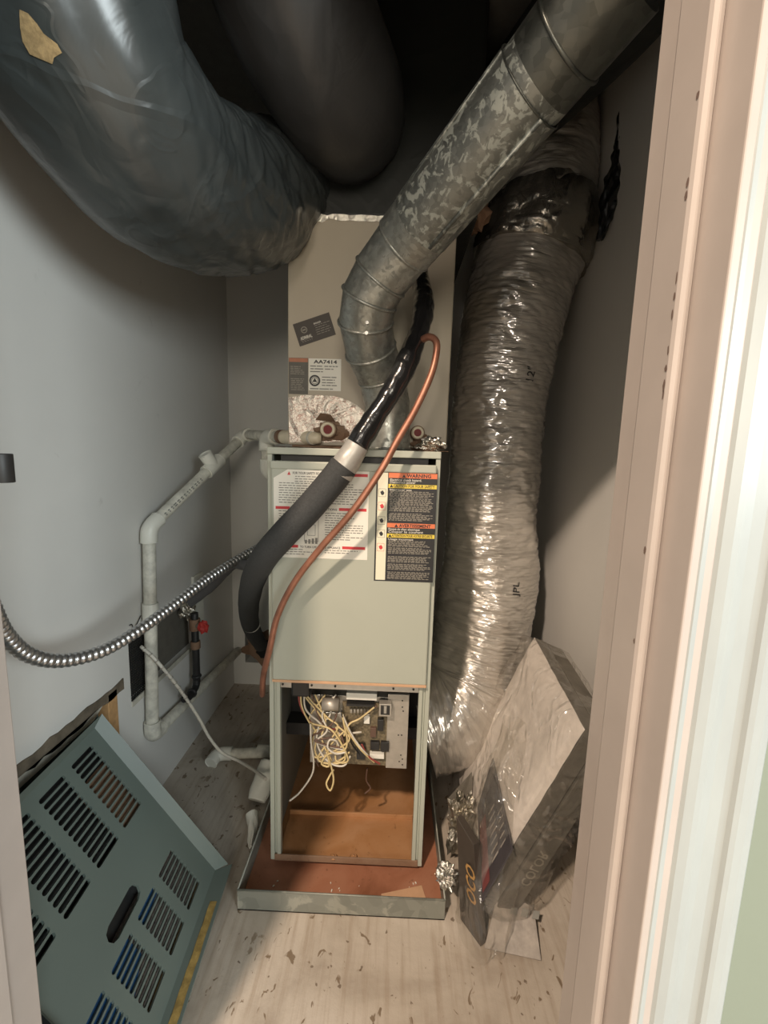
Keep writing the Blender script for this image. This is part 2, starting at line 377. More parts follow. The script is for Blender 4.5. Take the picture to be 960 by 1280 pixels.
def catmull(P, n):
    Q = [P[0] * 2 - P[1]] + P + [P[-1] * 2 - P[-2]]; out = []
    lens = [(P[i + 1] - P[i]).length for i in range(len(P) - 1)]; tot = sum(lens)
    for i in range(len(P) - 1):
        k = max(1, round(n * lens[i] / tot))
        a, b, c, d = Q[i:i + 4]
        for j in range(k):
            t = j / k
            out.append(0.5 * ((2 * b) + (c - a) * t + (2 * a - 5 * b + 4 * c - d) * t * t + (3 * b - a - 3 * c + d) * t ** 3))
    out.append(P[-1]); return out
def root_loc(o):
    p = V((0, 0, 0))
    while o is not None:
        p = p + o.location; o = None if o.parent is None else o.parent
    return p
def adopt(o, parent):
    o.parent = parent
    if parent.type == 'EMPTY': o.matrix_parent_inverse = Matrix.Translation(-parent.location)
def thing(name, label, cat, loc=(0, 0, 0), group=None):
    o = bpy.data.objects.new(name, None); C.objects.link(o); o.location = loc; o.empty_display_size = 0.05
    o['label'] = label; o['category'] = cat
    if group: o['group'] = group
    return o
def tag(o, label, cat, group=None):
    o['label'] = label; o['category'] = cat
    if group: o['group'] = group
    return o
def struct(o, label=None, cat=None):
    o['kind'] = 'structure'
    if label: o['label'] = label
    if cat: o['category'] = cat
    return o
def text_faces(txt, size, bold=0.0, align='LEFT'):
    cu = bpy.data.curves.new('t', 'FONT'); cu.body = txt; cu.size = size; cu.align_x = align; cu.offset = bold * size; cu.resolution_u = 2
    o = bpy.data.objects.new('t', cu); C.objects.link(o)
    dg = bpy.context.evaluated_depsgraph_get(); dg.update()
    me = bpy.data.meshes.new_from_object(o.evaluated_get(dg))
    vs_ = [v.co.copy() for v in me.vertices]; fs = [tuple(p.vertices) for p in me.polygons]
    bpy.data.objects.remove(o); bpy.data.curves.remove(cu); bpy.data.meshes.remove(me)
    return vs_, fs
def put_text(mb, txt, size, mapf, x=0, y=0, bold=0.0, align='LEFT', wid=None):
    vs_, fs = text_faces(txt, size, bold, align)
    if not vs_: return
    k = 1
    if wid:
        xs = [p.x for p in vs_]; k = wid / (max(xs) - min(xs) + 1e-9)
    mb.add([mapf(x + p.x * k, y + p.y) for p in vs_], fs)
def print_lines(mb, mapf, x0, x1, y0, y1, pitch, h, seed=0, ragged=0.25, wmin=0.006, wmax=0.018):
    r = random.Random(seed); y = y1
    while y - h > y0:
        x = x0 + r.random() * 0.002; xe = x1 - (x1 - x0) * ragged * r.random() ** 2
        while x < xe:
            wd = min(r.uniform(wmin, wmax), xe - x)
            if wd > 0.002: mb.add([mapf(x, y - h), mapf(x + wd, y - h), mapf(x + wd, y), mapf(x, y)], [(0, 1, 2, 3)])
            x += wd + 0.0022
        y -= pitch
def rect(mb, mapf, x0, y0, x1, y1): mb.add([mapf(x0, y0), mapf(x1, y0), mapf(x1, y1), mapf(x0, y1)], [(0, 1, 2, 3)])
def fnoise(x, y, z=0): return noise.noise(V((x, y, z)))

# ------------------------------------------------------------------ the closet shell
XL, XR, YB, YI, YO, ZC = -0.795, 0.65, 2.0, 0.473, 0.342, 2.44
OL, OR, OH = -0.473, 0.251, 2.02         # door opening
struct(MB().box((-1.9, -2.2, -0.1), (1.9, 2.1, 0.0)).build('floor', 'floor'))
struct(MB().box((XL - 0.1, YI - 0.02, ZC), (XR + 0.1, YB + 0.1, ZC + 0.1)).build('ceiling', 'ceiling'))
wl = MB()                                 # left wall with two cut openings
H1 = (1.18, 1.60, 0.41, 0.62); H2 = (0.52, 1.115, 0.03, 0.505)
def wl_box(y0, y1, z0, z1): wl.box((XL - 0.09, y0, z0), (XL, y1, z1))
wl_box(YI - 0.1, H2[0], 0, 0.7); wl_box(H2[0], H2[1], 0, H2[2]); wl_box(H2[0], H2[1], H2[3], 0.7)
wl_box(H2[1], H1[0], 0, 0.7); wl_box(H1[0], H1[1], 0, H1[2]); wl_box(H1[0], H1[1], H1[3], 0.7); wl_box(H1[1], YB, 0, 0.7)
wl_box(YI - 0.1, YB, 0.7, ZC); wl.box((XL - 0.11, YI - 0.1, 0), (XL - 0.09, YB, ZC))
struct(wl.build('wall_left', 'wall'))
bw = MB()                                 # back wall with a rough hole for the pipes
hx0, hx1, hz0, hz1 = -0.735, -0.45, 0.12, 0.29
bw.box((XL - 0.1, YB, 0), (hx0, YB + 0.1, ZC)); bw.box((hx1, YB, 0), (XR + 0.1, YB + 0.1, ZC)); bw.box((hx0, YB, 0), (hx1, YB + 0.1, hz0)); bw.box((hx0, YB, hz1), (hx1, YB + 0.1, ZC))
bw.box((XL - 0.1, YB + 0.1, 0), (XR + 0.1, YB + 0.12, ZC))
struct(bw.build('wall_back', 'wall'))
struct(MB().box((XR, YI - 0.1, 0), (XR + 0.1, YB + 0.1, ZC)).build('wall_right', 'wall'))
wf = MB()
wf.box((-1.9, YO + 0.012, 0), (OL - 0.022, YI - 0.012, 2.75)); wf.box((OR + 0.022, YO + 0.012, 0), (1.9, YI - 0.012, 2.75)); wf.box((OL - 0.022, YO + 0.012, OH + 0.022), (OR + 0.022, YI - 0.012, 2.75))
struct(wf.build('wall_front', 'hall_wall'))
# jambs, stops, head
dj = struct(MB().box((OL - 0.02, YO, 0), (OL, YI, OH + 0.02)).box((OL - 0.02, YO, OH), (OR + 0.02, YI, OH + 0.02)).box((OR, YO + 0.0, 0), (OR + 0.02, YI - 0.042, OH + 0.02)).build('door_1', 'trim_cream', bevel=0.0015))
MB().box((OR, YI - 0.040, 0), (OR + 0.02, YI, OH)).build('jamb_extension', 'trim_cream', dj, bevel=0.001)
stp = MB().box((OR - 0.012, YO + 0.036, 0), (OR - 0.0005, YI - 0.046, OH - 0.012)); stp.box((OL + 0.0005, YO + 0.058, 0), (OL + 0.012, YI - 0.046, OH - 0.012)); stp.box((OL + 0.012, YO + 0.058, OH - 0.012), (OR - 0.012, YI - 0.046, OH - 0.0005))
stp.build('door_stop', 'trim_cream', dj, bevel=0.005)
ch = MB()
rr_ = random.Random(3)
for zz in (1.63, 1.50, 1.435, 1.425, 1.36, 1.345, 1.33, 1.30, 1.285, 1.27, 1.262, 1.12, 1.03):
    a = rr_.uniform(0.002, 0.006); b = rr_.uniform(0.001, 0.0022); k = 7
    ch.add([(OR - 0.0124, YO + 0.0425 + b * math.cos(i * 6.283 / k) * rr_.uniform(.6, 1.2), zz + a * math.sin(i * 6.283 / k)) for i in range(k)], [tuple(range(k))])
ch.build('chipped_paint', 'chip', dj)
# moulded casing: (offset from opening, projection towards the hall)
prof = [(0.0, 0.0), (0.0, 0.010), (0.003, 0.013), (0.007, 0.013), (0.009, 0.0095), (0.013, 0.0095), (0.017, 0.014), (0.024, 0.0165), (0.029, 0.0165), (0.032, 0.013), (0.034, 0.013), (0.040, 0.0125), (0.050, 0.0135), (0.055, 0.0155), (0.057, 0.019), (0.061, 0.0205), (0.068, 0.021), (0.074, 0.0205), (0.077, 0.018), (0.077, 0.0)]
rev = 0.005
struct(MB().prism(prof, 0, OH + rev, lambda u, v, d: V((OR + rev + u, YO + 0.012 - v, d + 0))).build('trim_1', 'trim'))
struct(MB().prism(prof, 0, OH + rev, lambda u, v, d: V((OL - rev - u, YO + 0.012 - v, d))).build('trim_2', 'trim'))
struct(MB().prism(prof, OL - 0.08, OR + 0.08, lambda u, v, d: V((d, YO + 0.012 - v, OH + rev + u))).build('trim_3', 'trim'))
# ------------------------------------------------------------------ door hinge leaf on the left jamb
t = thing('strike_plate', 'small black metal latch plate on the left door jamb edge', 'door hardware', (OL, YI, 1.20))
p = at(3, 585, 0.478)
MB().box((OL + 0.0005, YI - 0.03, p.z - 0.03), (OL + 0.0025, YI - 0.001, p.z + 0.03)).build('plate', 'dark_metal', t, bevel=0.0006)
MB().cyl((OL + 0.013, YI + 0.004, p.z - 0.017), (OL + 0.013, YI + 0.004, p.z + 0.017), 0.011, n=16).build('lip', 'dark_metal', t, True, bevel=0.001)
for dz in (-0.022, 0.022): MB().cyl((OL + 0.002, YI - 0.018, p.z + dz), (OL + 0.0045, YI - 0.018, p.z + dz), 0.004, n=10).build('screw', 'steel', t)

# ------------------------------------------------------------------ wooden frame and liner in the low wall opening
t = thing('framed_return_opening', 'rough wooden frame around the low opening in left wall behind louvred panel', 'frame', (XL, 0.8, H2[2]))
MB().box((XL - 0.085, H2[1] - 0.040, H2[2]), (XL + 0.004, H2[1] - 0.001, H2[3] - 0.002)).build('stud', 'wood', t, bevel=0.002)
MB().box((XL - 0.085, H2[0] + 0.001, H2[3] - 0.03), (XL - 0.012, H2[1] - 0.041, H2[3] - 0.002)).build('header_board', 'wood_dark', t, bevel=0.002)
m = MB(); r = random.Random(5)            # torn edge of the drywall
N = 26; top = []; bot = []
for i in range(N + 1):
    y = H2[0] + (H2[1] + 0.03 - H2[0]) * i / N
    top.append((XL + 0.004, y, H2[3] + 0.004 + 0.008 * r.random())); bot.append((XL + 0.004, y, H2[3] - 0.018 - 0.012 * r.random()))
m.add(top + bot + [(a - 0.004, b, c) for a, b, c in top + bot], [(i, i + 1, N + 2 + i, N + 1 + i) for i in range(N)] + [(2 * N + 2 + i, 2 * N + 3 + i, i + 1, i) for i in range(N)])
m.build('torn_drywall_edge', 'wood_dark', t)
MB().slab([(XL + .004, H2[0], H2[3] - .050), (XL + .004, H2[1] - .10, H2[3] - .040), (XL + .004, H2[1] - .06, H2[3] - .018), (XL + .004, H2[0], H2[3] - .020)], (-.004, 0, 0)).build('exposed_paper_edge', 'paper_torn', t)
m = MB()
for i in range(26):
    y = H2[0] + 0.02 + (H2[1] - 0.07 - H2[0]) * i / 26
    m.add([(XL - 0.03, y, 0.05), (XL - 0.012, y + 0.009, 0.05), (XL - 0.03, y + 0.019, 0.05), (XL - 0.03, y, 0.47), (XL - 0.012, y + 0.009, 0.47), (XL - 0.03, y + 0.019, 0.47)], [(0, 1, 4, 3), (1, 2, 5, 4)])
m.build('pleated_liner', 'insul_green', t)
# metal recess grille behind the riser
t = thing('wall_recess_grille', 'dark metal mesh box recessed in left wall behind white riser pipe', 'grille', (XL, 1.3, H1[2]))
m = MB()
m.box((XL - 0.03, H1[0], H1[2]), (XL - 0.028, H1[1] - 0.0, H1[3])); m.build('back_plate', 'recess_grey', t)
m = MB()
for i in range(13): m.box((XL - 0.006, H1[0] + 0.004 + i * 0.0085, H1[2]), (XL - 0.004, H1[0] + 0.006 + i * 0.0085, H1[3]))
for i in range(24): m.box((XL - 0.005, H1[0], H1[2] + 0.004 + i * 0.0087), (XL - 0.003, H1[0] + 0.11, H1[2] + 0.0055 + i * 0.0087))
o = m.build('wire_mesh', 'dark_metal', t); o['kind'] = 'stuff'
MB().box((XL, H1[0] + 0.0, H1[2] - 0.012), (XL + 0.004, H1[1], H1[2] + 0.006)).build('lower_flange', 'paper_torn', t)
MB().box((XL + 0.0005, H1[1] - 0.02, 0.44), (XL + 0.012, H1[1] + 0.06, 0.70)).build('white_cover_strip', 'pvc', t, bevel=0.002)
MB().box((XL + 0.0, 1.25, H1[3] - 0.01), (XL + 0.003, 1.52, H1[3] + 0.03)).build('upper_flange', 'paper_torn', t)

# ------------------------------------------------------------------ drain pan
PX0, PX1, PY0, PY1, PH = -0.374, 0.172, 0.932, 1.90, 0.060
t = thing('drain_pan', 'shallow galvanized drain pan with rusty floor under the furnace', 'drain pan', (-0.1, 1.4, 0))
MB().box((PX0, PY0, 0.0), (PX1, PY1, 0.003)).build('pan_floor', 'rust_pan', t)
for nm, a, b in (('front_wall', (PX0, PY0, 0.0), (PX1, PY0 + 0.0022, PH)), ('side_wall', (PX0, PY0 + 0.0022, 0.0), (PX0 + 0.0022, PY1, PH)), ('side_wall', (PX1 - 0.0022, PY0 + 0.0022, 0.0), (PX1, PY1, PH)), ('back_wall', (PX0, PY1, 0), (PX1, PY1 + 0.002, PH))):
    MB().box(a, b).build(nm, 'galv_pan', t)
m = MB()
m.cyl((PX0, PY0 + 0.001, PH), (PX1, PY0 + 0.001, PH), 0.0025, n=8); m.cyl((PX0 + .001, PY0, PH), (PX0 + .001, PY1, PH), 0.0025, n=8); m.cyl((PX1 - .001, PY0, PH), (PX1 - .001, PY1, PH), 0.0025, n=8)
m.build('rolled_rim', 'galv_pan', t, True)
q = [atz(477, 1108, .005), atz(540, 1096, .005), atz(547, 1121, .005), atz(482, 1117, .005)]
q = [V((0.005, 0.985, 0.0035)), V((0.118, 1.013, 0.0035)), V((0.138, 0.937, 0.0035)), V((0.002, 0.937, 0.0035))]
tag(MB().slab(q, (0, 0, 0.003)).build('cardboard_scrap', 'cardboard'), 'flat tan cardboard scrap lying in front corner of rusty drain pan', 'cardboard')
# debris bits in the pan
r = random.Random(11)
m = MB()
for i in range(16):
    x = r.uniform(-0.33, 0.1); y = r.uniform(0.945, 1.02); s = r.uniform(0.001, 0.003)
    m.box((x, y, 0.003), (x + 2 * s, y + s, 0.003 + s), Matrix.Rotation(r.uniform(0, 3), 3, 'Z'))
o = m.build('paint_flakes', 'label_white'); o['kind'] = 'stuff'; tag(o, 'tiny pale paint flakes scattered in the front of the drain pan', 'debris')

# ------------------------------------------------------------------ furnace
FX0, FX1, FY0, FY1, FZ0, FZ1 = -0.322, 0.120, 1.05, 1.76, 0.020, 1.216
ZD = 0.590                               # bottom of the upper door
t = furnace = thing('furnace', 'tall grey-green upflow gas furnace with lower door removed, standing in drain pan', 'furnace', (-0.1, 1.4, 0.003))
MB().box((FX0, FY0 + 0.02, FZ0), (FX0 + 0.0015, FY1, FZ1 - 0.004)).build('side_panel', 'furnace', t)
MB().box((FX1 - 0.0015, FY0 + 0.02, FZ0), (FX1, FY1, FZ1 - 0.004)).build('side_panel', 'furnace', t)
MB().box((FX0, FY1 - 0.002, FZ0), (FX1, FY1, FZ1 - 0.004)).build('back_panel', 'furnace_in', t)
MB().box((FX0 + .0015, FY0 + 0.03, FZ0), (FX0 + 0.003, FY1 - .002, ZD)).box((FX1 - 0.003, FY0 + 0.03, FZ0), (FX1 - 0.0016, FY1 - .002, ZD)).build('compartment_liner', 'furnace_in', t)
MB().box((FX0, FY0, FZ1 - 0.018), (FX1, FY0 + 0.02, FZ1)).build('top_rail', 'furnace', t, bevel=0.002)
MB().box((FX0, FY0 + 0.02, FZ1 - 0.004), (FX1, FY1, FZ1)).build('top_panel', 'furnace', t)
MB().box((FX0 + 0.03, FY0 + 0.022, FZ1 - 0.07), (FX1 - 0.03, FY0 + 0.03, FZ1 - 0.004)).build('gap_shade_plate', 'dark_metal', t)  # dark plate put in for the shade of the gap above the door
for x0, x1 in ((FX0, FX0 + 0.030), (FX1 - 0.030, FX1)):      # corner posts made of folded sheet
    s_ = 1 if x0 < -.1 else -1; e = x0 if s_ > 0 else x1
    m = MB(); m.box((min(e, e + s_ * .012), FY0 + .004, FZ0), (max(e, e + s_ * .012), FY0 + 0.022, FZ1 - 0.018)); m.box((min(e + s_ * .012, e + s_ * .019), FY0 + 0.010, FZ0), (max(e + s_ * .012, e + s_ * .019), FY0 + 0.022, FZ1 - 0.05)); m.box((min(e + s_ * .019, e + s_ * .030), FY0 + .004, FZ0), (max(e + s_ * .019, e + s_ * .030), FY0 + 0.022, ZD))
    m.build('corner_post', 'furnace', t, bevel=0.0015)
# upper door
DX0, DX1 = FX0 + 0.012, FX1 - 0.012
m = MB(); m.box((DX0, FY0 - 0.008, ZD), (DX1, FY0 + 0.004, FZ1 - 0.050)); 
door = m.build('upper_door', 'furnace', t, bevel=0.004)
MB().box((DX0 - 0.001, FY0 - 0.012, FZ1 - 0.055), (DX1 + 0.001, FY0 + 0.004, FZ1 - 0.034)).build('door_lip', 'furnace', door, bevel=0.003)
MB().box((DX0, FY0 - 0.009, ZD - 0.006), (DX1, FY0 + 0.006, ZD + 0.001)).build('rusted_door_edge', 'cardboard', door, bevel=0.001)
DY = FY0 - 0.0082
def dm(off=0.0): return lambda x, z: V((x, DY - off, z))
# white instruction label
a = at(342, 596, DY); b = at(459, 700, DY)
lx0, lx1, lz1, lz0 = a.x, b.x, at(400, 586, DY).z, at(400, 698, DY).z
lw, lh = lx1 - lx0, lz1 - lz0
lab = MB().slab([(lx0, DY - .0002, lz0), (lx1, DY - .0002, lz0), (lx1, DY - .0002, lz1), (lx0 + .042, DY - .0002, lz1), (lx0, DY - .0002, lz1 - .026)], (0, -0.0004, 0)).build('instruction_label', 'label_white', door)
lab['label'] = 'white safety and operating instruction label with red bars and clipped corner'
f = dm(.0008)
m = MB()
rd = [(0.80, 0.985, 0.895), (0.00, 0.0, 0.5), (0.03, 0.20, 0.545), (0.69, 0.985, 0.545), (0.10, 0.26, 0.115), (0.72, 0.975, 0.115)]
for u0, u1, vv in ((0.81, 0.985, 0.925), (0.02, 0.17, 0.545), (0.69, 0.98, 0.545), (0.08, 0.26, 0.115), (0.73, 0.975, 0.115)):
    rect(m, f, lx0 + u0 * lw, lz0 + vv * lh, lx0 + u1 * lw, lz0 + (vv + .032) * lh)
m.add([f(lx0 + .145 * lw, lz0 + .925 * lh), f(lx0 + .18 * lw, lz0 + .925 * lh), f(lx0 + .1625 * lw, lz0 + .965 * lh)], [(0, 1, 2)])
m.build('red_bars', 'ink_red', lab)
m = MB(); put_text(m, 'FOR YOUR SAFETY READ BEFORE OPERATING', 0.0085, f, lx0 + .2 * lw, lz0 + .935 * lh, 0.02, wid=.58 * lw)
put_text(m, 'OPERATING INSTRUCTIONS', 0.008, f, lx0 + .21 * lw, lz0 + .545 * lh, 0.02, wid=.46 * lw)
put_text(m, 'TO TURN OFF GAS TO APPLIANCE', 0.008, f, lx0 + .28 * lw, lz0 + .115 * lh, 0.02, wid=.43 * lw)
m.build('heading_text', 'ink', lab)
m = MB(); 
for k, (u0, u1, v0, v1) in enumerate(((.05, .48, .60, .84), (.52, .97, .60, .84), (.22, .75, .85, .915), (.05, .47, .50, .53), (.05, .22, .18, .50), (.54, .95, .19, .52), (.05, .42, .03, .10), (.54, .9, .05, .10))):
    print_lines(m, f, lx0 + u0 * lw, lx0 + u1 * lw, lz0 + v0 * lh, lz0 + v1 * lh, 0.0062, 0.0022, k, .4, .004, .014)
o = m.build('body_print', 'ink_faint', lab); o['kind'] = 'stuff'
m = MB(); cx_, cz_ = lx0 + .40 * lw, lz0 + .32 * lh
for w_, h_ in ((.018, .030), (.010, .014)):
    for s1 in (-1, 1):
        rect(m, f, cx_ + s1 * w_ - .0006, cz_ - h_, cx_ + s1 * w_ + .0006, cz_ + h_); rect(m, f, cx_ - w_, cz_ + s1 * h_ - .0006, cx_ + w_, cz_ + s1 * h_ + .0006)
for k in range(4): rect(m, f, cx_ - .017 + k * .009, cz_ - .036, cx_ - .011 + k * .009, cz_ - .026 + .002 * k)
m.build('valve_drawing', 'ink_faint', lab)
# black warning label
wx0, wx1 = at(469, 660, DY).x, at(544, 660, DY).x; wz1, wz0 = at(508, 590, DY).z, at(505, 727, DY).z
ww, wh = wx1 - wx0, wz1 - wz0
lab2 = MB().box((wx0, DY - .0006, wz0), (wx1, DY - .0002, wz1)).build('warning_label', 'ink', door)
lab2['label'] = 'black bilingual warning label with orange and yellow bands and white pictogram strip'
f2 = dm(.0008); f3 = dm(.0011)
m = MB(); rect(m, f2, wx0 + .004 * 1, wz0 + .003, wx0 + .19 * ww, wz1 - .003); m.build('pictogram_strip', 'label_cream', lab2)
def wb(v0, v1): return (wx0 + .20 * ww, wz0 + v0 * wh, wx0 + .995 * ww, wz0 + v1 * wh)
m = MB(); rect(m, f2, *wb(.945, .99)); rect(m, f2, *wb(.50, .54)); m.build('orange_band', 'ink_orange', lab2)
m = MB(); rect(m, f2, *wb(.855, .89)); rect(m, f2, *wb(.408, .443)); m.build('yellow_band', 'ink_yellow', lab2)
m = MB(); X0 = wx0 + .2 * ww
put_text(m, '\u25b2WARNING'.replace('\u25b2', ''), 0.0125, f3, X0 + .30 * ww, wz0 + .952 * wh, .03)
put_text(m, 'AVERTISSEMENT', 0.011, f3, X0 + .20 * ww, wz0 + .506 * wh, .03)
put_text(m, 'CAUTION FOR YOUR SAFETY', 0.010, f3, X0 + .08 * ww, wz0 + .862 * wh, .02, wid=.68 * ww)
put_text(m, 'ATTENTION POUR VOTRE SECURITE', 0.0095, f3, X0 + .08 * ww, wz0 + .415 * wh, .02, wid=.68 * ww)
for (u, v) in ((.22, .950), (.12, .504), (.02, .860), (.02, .412)):
    m.add([f3(X0 + u * ww, wz0 + v * wh), f3(X0 + (u + .06) * ww, wz0 + v * wh), f3(X0 + (u + .03) * ww, wz0 + (v + .028) * wh)], [(0, 1, 2)])
m.build('warning_text', 'ink', lab2)
m = MB()
put_text(m, 'Electrical shock hazard.', 0.0085, f3, X0 + .02 * ww, wz0 + .918 * wh, .02, wid=.52 * ww); put_text(m, 'Disconnect power', 0.0085, f3, X0 + .02 * ww, wz0 + .897 * wh, .02, wid=.42 * ww)
put_text(m, 'Risque de choc electrique', 0.0085, f3, X0 + .02 * ww, wz0 + .476 * wh, .02, wid=.52 * ww); put_text(m, 'Couper le courant', 0.0085, f3, X0 + .02 * ww, wz0 + .452 * wh, .02, wid=.58 * ww)
put_text(m, 'Improper use', 0.007, f3, X0 + .02 * ww, wz0 + .833 * wh, .02, wid=.36 * ww); put_text(m, 'Usage incorrect', 0.007, f3, X0 + .02 * ww, wz0 + .385 * wh, .02, wid=.42 * ww)
m.build('heading_text', 'ink_white', lab2)
m = MB()
for k, (v0, v1, rg) in enumerate(((.77, .828, .2), (.695, .765, .1), (.64, .69, .1), (.555, .63, .25), (.325, .38, .2), (.25, .315, .25), (.175, .235, .15), (.10, .165, .2), (.02, .09, .2))):
    print_lines(m, f2, X0 + .02 * ww, wx1 - .05 * ww, wz0 + v0 * wh, wz0 + v1 * wh, 0.0034, 0.0018, k + 20, rg, .004, .012)
o = m.build('body_print', 'ink_pale', lab2); o['kind'] = 'stuff'
m = MB(); mr = MB()
for v, red in ((.81, 0), (.69, 1), (.56, 0), (.44, 0), (.315, 1)):
    cx_, cz_ = wx0 + .10 * ww, wz0 + v * wh; tg = mr if red else m; k = 9
    tg.add([f3(cx_ + .0055 * math.cos(i * 6.283 / k) * (1 - .35 * (i % 2)), cz_ + .0065 * math.sin(i * 6.283 / k) * (1 - .25 * (i % 3 == 0))) for i in range(k)], [tuple(range(k))])
    for s1 in (-1, 1):
        rect(tg, f3, cx_ + s1 * .009 - .0003, cz_ - .010, cx_ + s1 * .009 + .0003, cz_ + .010); rect(tg, f3, cx_ - .009, cz_ + s1 * .010 - .0003, cx_ + .009, cz_ + s1 * .010 + .0003)
m.build('pictograms', 'ink', lab2); mr.build('red_pictograms', 'ink_red', lab2)
# lower compartment
MB().box((FX0 + 0.003, FY0 + 0.024, FZ0 - .0), (FX1 - 0.003, FY1 - .002, FZ0 + 0.006)).build('base_plate', 'rust', t)
MB().box((FX0 + 0.012, FY0 + .002, FZ0), (FX1 - 0.012, FY0 + 0.006, FZ0 + 0.020)).build('base_rail', 'rust_dark', t, bevel=0.001)
MB().box((FX0 + 0.020, FY0 + .006, FZ0 + .006), (FX1 - 0.020, FY0 + 0.150, FZ0 + 0.010)).build('base_ledge', 'rust', t, bevel=0.001)
MB().box((FX0 + 0.020, FY0 + .150, FZ0 + .006), (FX1 - 0.020, FY0 + 0.156, FZ0 + 0.024)).build('base_lip', 'rust', t, bevel=0.001)
for px in (417, 442):
    c = atz(px, 1071, FZ0 + .012)
    m = MB(); m.cyl(c, c + V((0, 0, .003)), .011, .008, 14); m.cyl(c, c + V((0, 0, .006)), .003, n=8); m.build('mounting_dimple', 'rust', t, True)
MB().box((FX0 + 0.03, FY0 + 0.0065, ZD - 0.030), (FX1 - 0.03, FY0 + 0.0085, ZD - 0.008)).build('cross_rail', 'steel', t, bevel=0.0008)
for x in (-.285, -.205, -.14, .02, .075):
    MB().cyl((x, FY0 + .0045, ZD - .020), (x, FY0 + .0064, ZD - .020), .003, n=8).build('screw', 'dark_metal', t)
MB().box((-0.262, FY0 + .002, ZD - .055), (-0.212, FY0 + .03, ZD - .004)).build('rubber_grommet', 'relay', t, bevel=0.006)
MB().box((FX0 + .004, 1.22, .30), (FX1 - .004, 1.74, .34)).build('blower_deck', 'dark_metal', t)
m = MB(); m.cyl((-.25, 1.42, .46), (.06, 1.42, .46), .13, n=32); m.build('blower_housing', 'steel', t, True)
MB().box((FX0 + .004, 1.28, .34), (FX1 - .004, 1.285, .60)).build('divider_plate', 'dark_metal', t)
CYY = 1.115                               # control box front plane
def cb(px0, py0, px1, py1, y0, y1): a = at(px0, py0, y0); b = at(px1, py1, y0); return (a.x, y0, b.z), (b.x, y1, a.z)
MB().box(*cb(388, 868, 508, 958, CYY, CYY + .05)).build('control_box', 'steel_dull', t, bevel=0.001)
MB().box(*cb(485, 868, 508, 961, CYY - .012, CYY)).build('side_flange', 'steel_dull', t, bevel=0.0008)
m = MB()
for px, py in ((503, 876), (503, 884), (504, 889), (502, 919), (498, 919), (501, 944), (503, 949), (499, 952), (503, 956)):
    c = at(px, py, CYY - .0125); m.cyl(c, c + V((0, .0006, 0)), .0022, n=8)
m.build('flange_holes', 'dark', t)
MB().box(*cb(433, 866, 471, 876, CYY - .02, CYY)).build('white_terminal_cover', 'label_white', t, bevel=0.001)
brd = MB().box(*cb(428, 878, 486, 957, CYY - .010, CYY)).build('circuit_board', 'board', t)
m = MB()
for i in range(6):
    a = at(439 + i * 4.2, 889, CYY - .02); m.box((a.x - .0028, a.y, a.z - .006), (a.x + .0028, a.y + .008, a.z + .006))
m.build('terminal_block', 'steel', brd)
MB().box(*cb(433, 880, 468, 884, CYY - .03, CYY - .01)).build('terminal_rail', 'relay', brd)
for k, (a, b, c, d, e, mt) in enumerate(((474, 880, 489, 896, .035, 'steel_dull'), (476, 882, 487, 894, .037, 'relay'), (472, 900, 479, 914, .025, 'relay'), (463, 928, 474, 938, .022, 'relay'), (476, 928, 486, 940, .02, 'relay'), (462, 943, 480, 949, .026, 'label_white'), (455, 895, 462, 905, .02, 'label_white'), (446, 930, 456, 950, .018, 'relay'), (463, 910, 470, 922, .02, 'wire_brown'))):
    MB().box(*cb(a, b, c, d, CYY - e, CYY - .0101)).build(('relay', 'relay', 'capacitor', 'relay', 'relay', 'connector', 'connector', 'relay', 'capacitor')[k], mt, brd, bevel=0.001)
MB().box(*cb(480, 883, 483, 892, CYY - .040, CYY - .037)).build('relay_glint', 'steel', brd)
MB().box(*cb(390, 868, 400, 898, CYY - .012, CYY + .0)).box(*cb(400, 890, 428, 903, CYY - .018, CYY)).build('sheet_bracket', 'steel', t, bevel=0.001)
MB().cyl(at(403, 880, CYY - .03), at(424, 881, CYY - .03), .017, n=20).build('motor_capacitor', 'steel_dull', t, True)
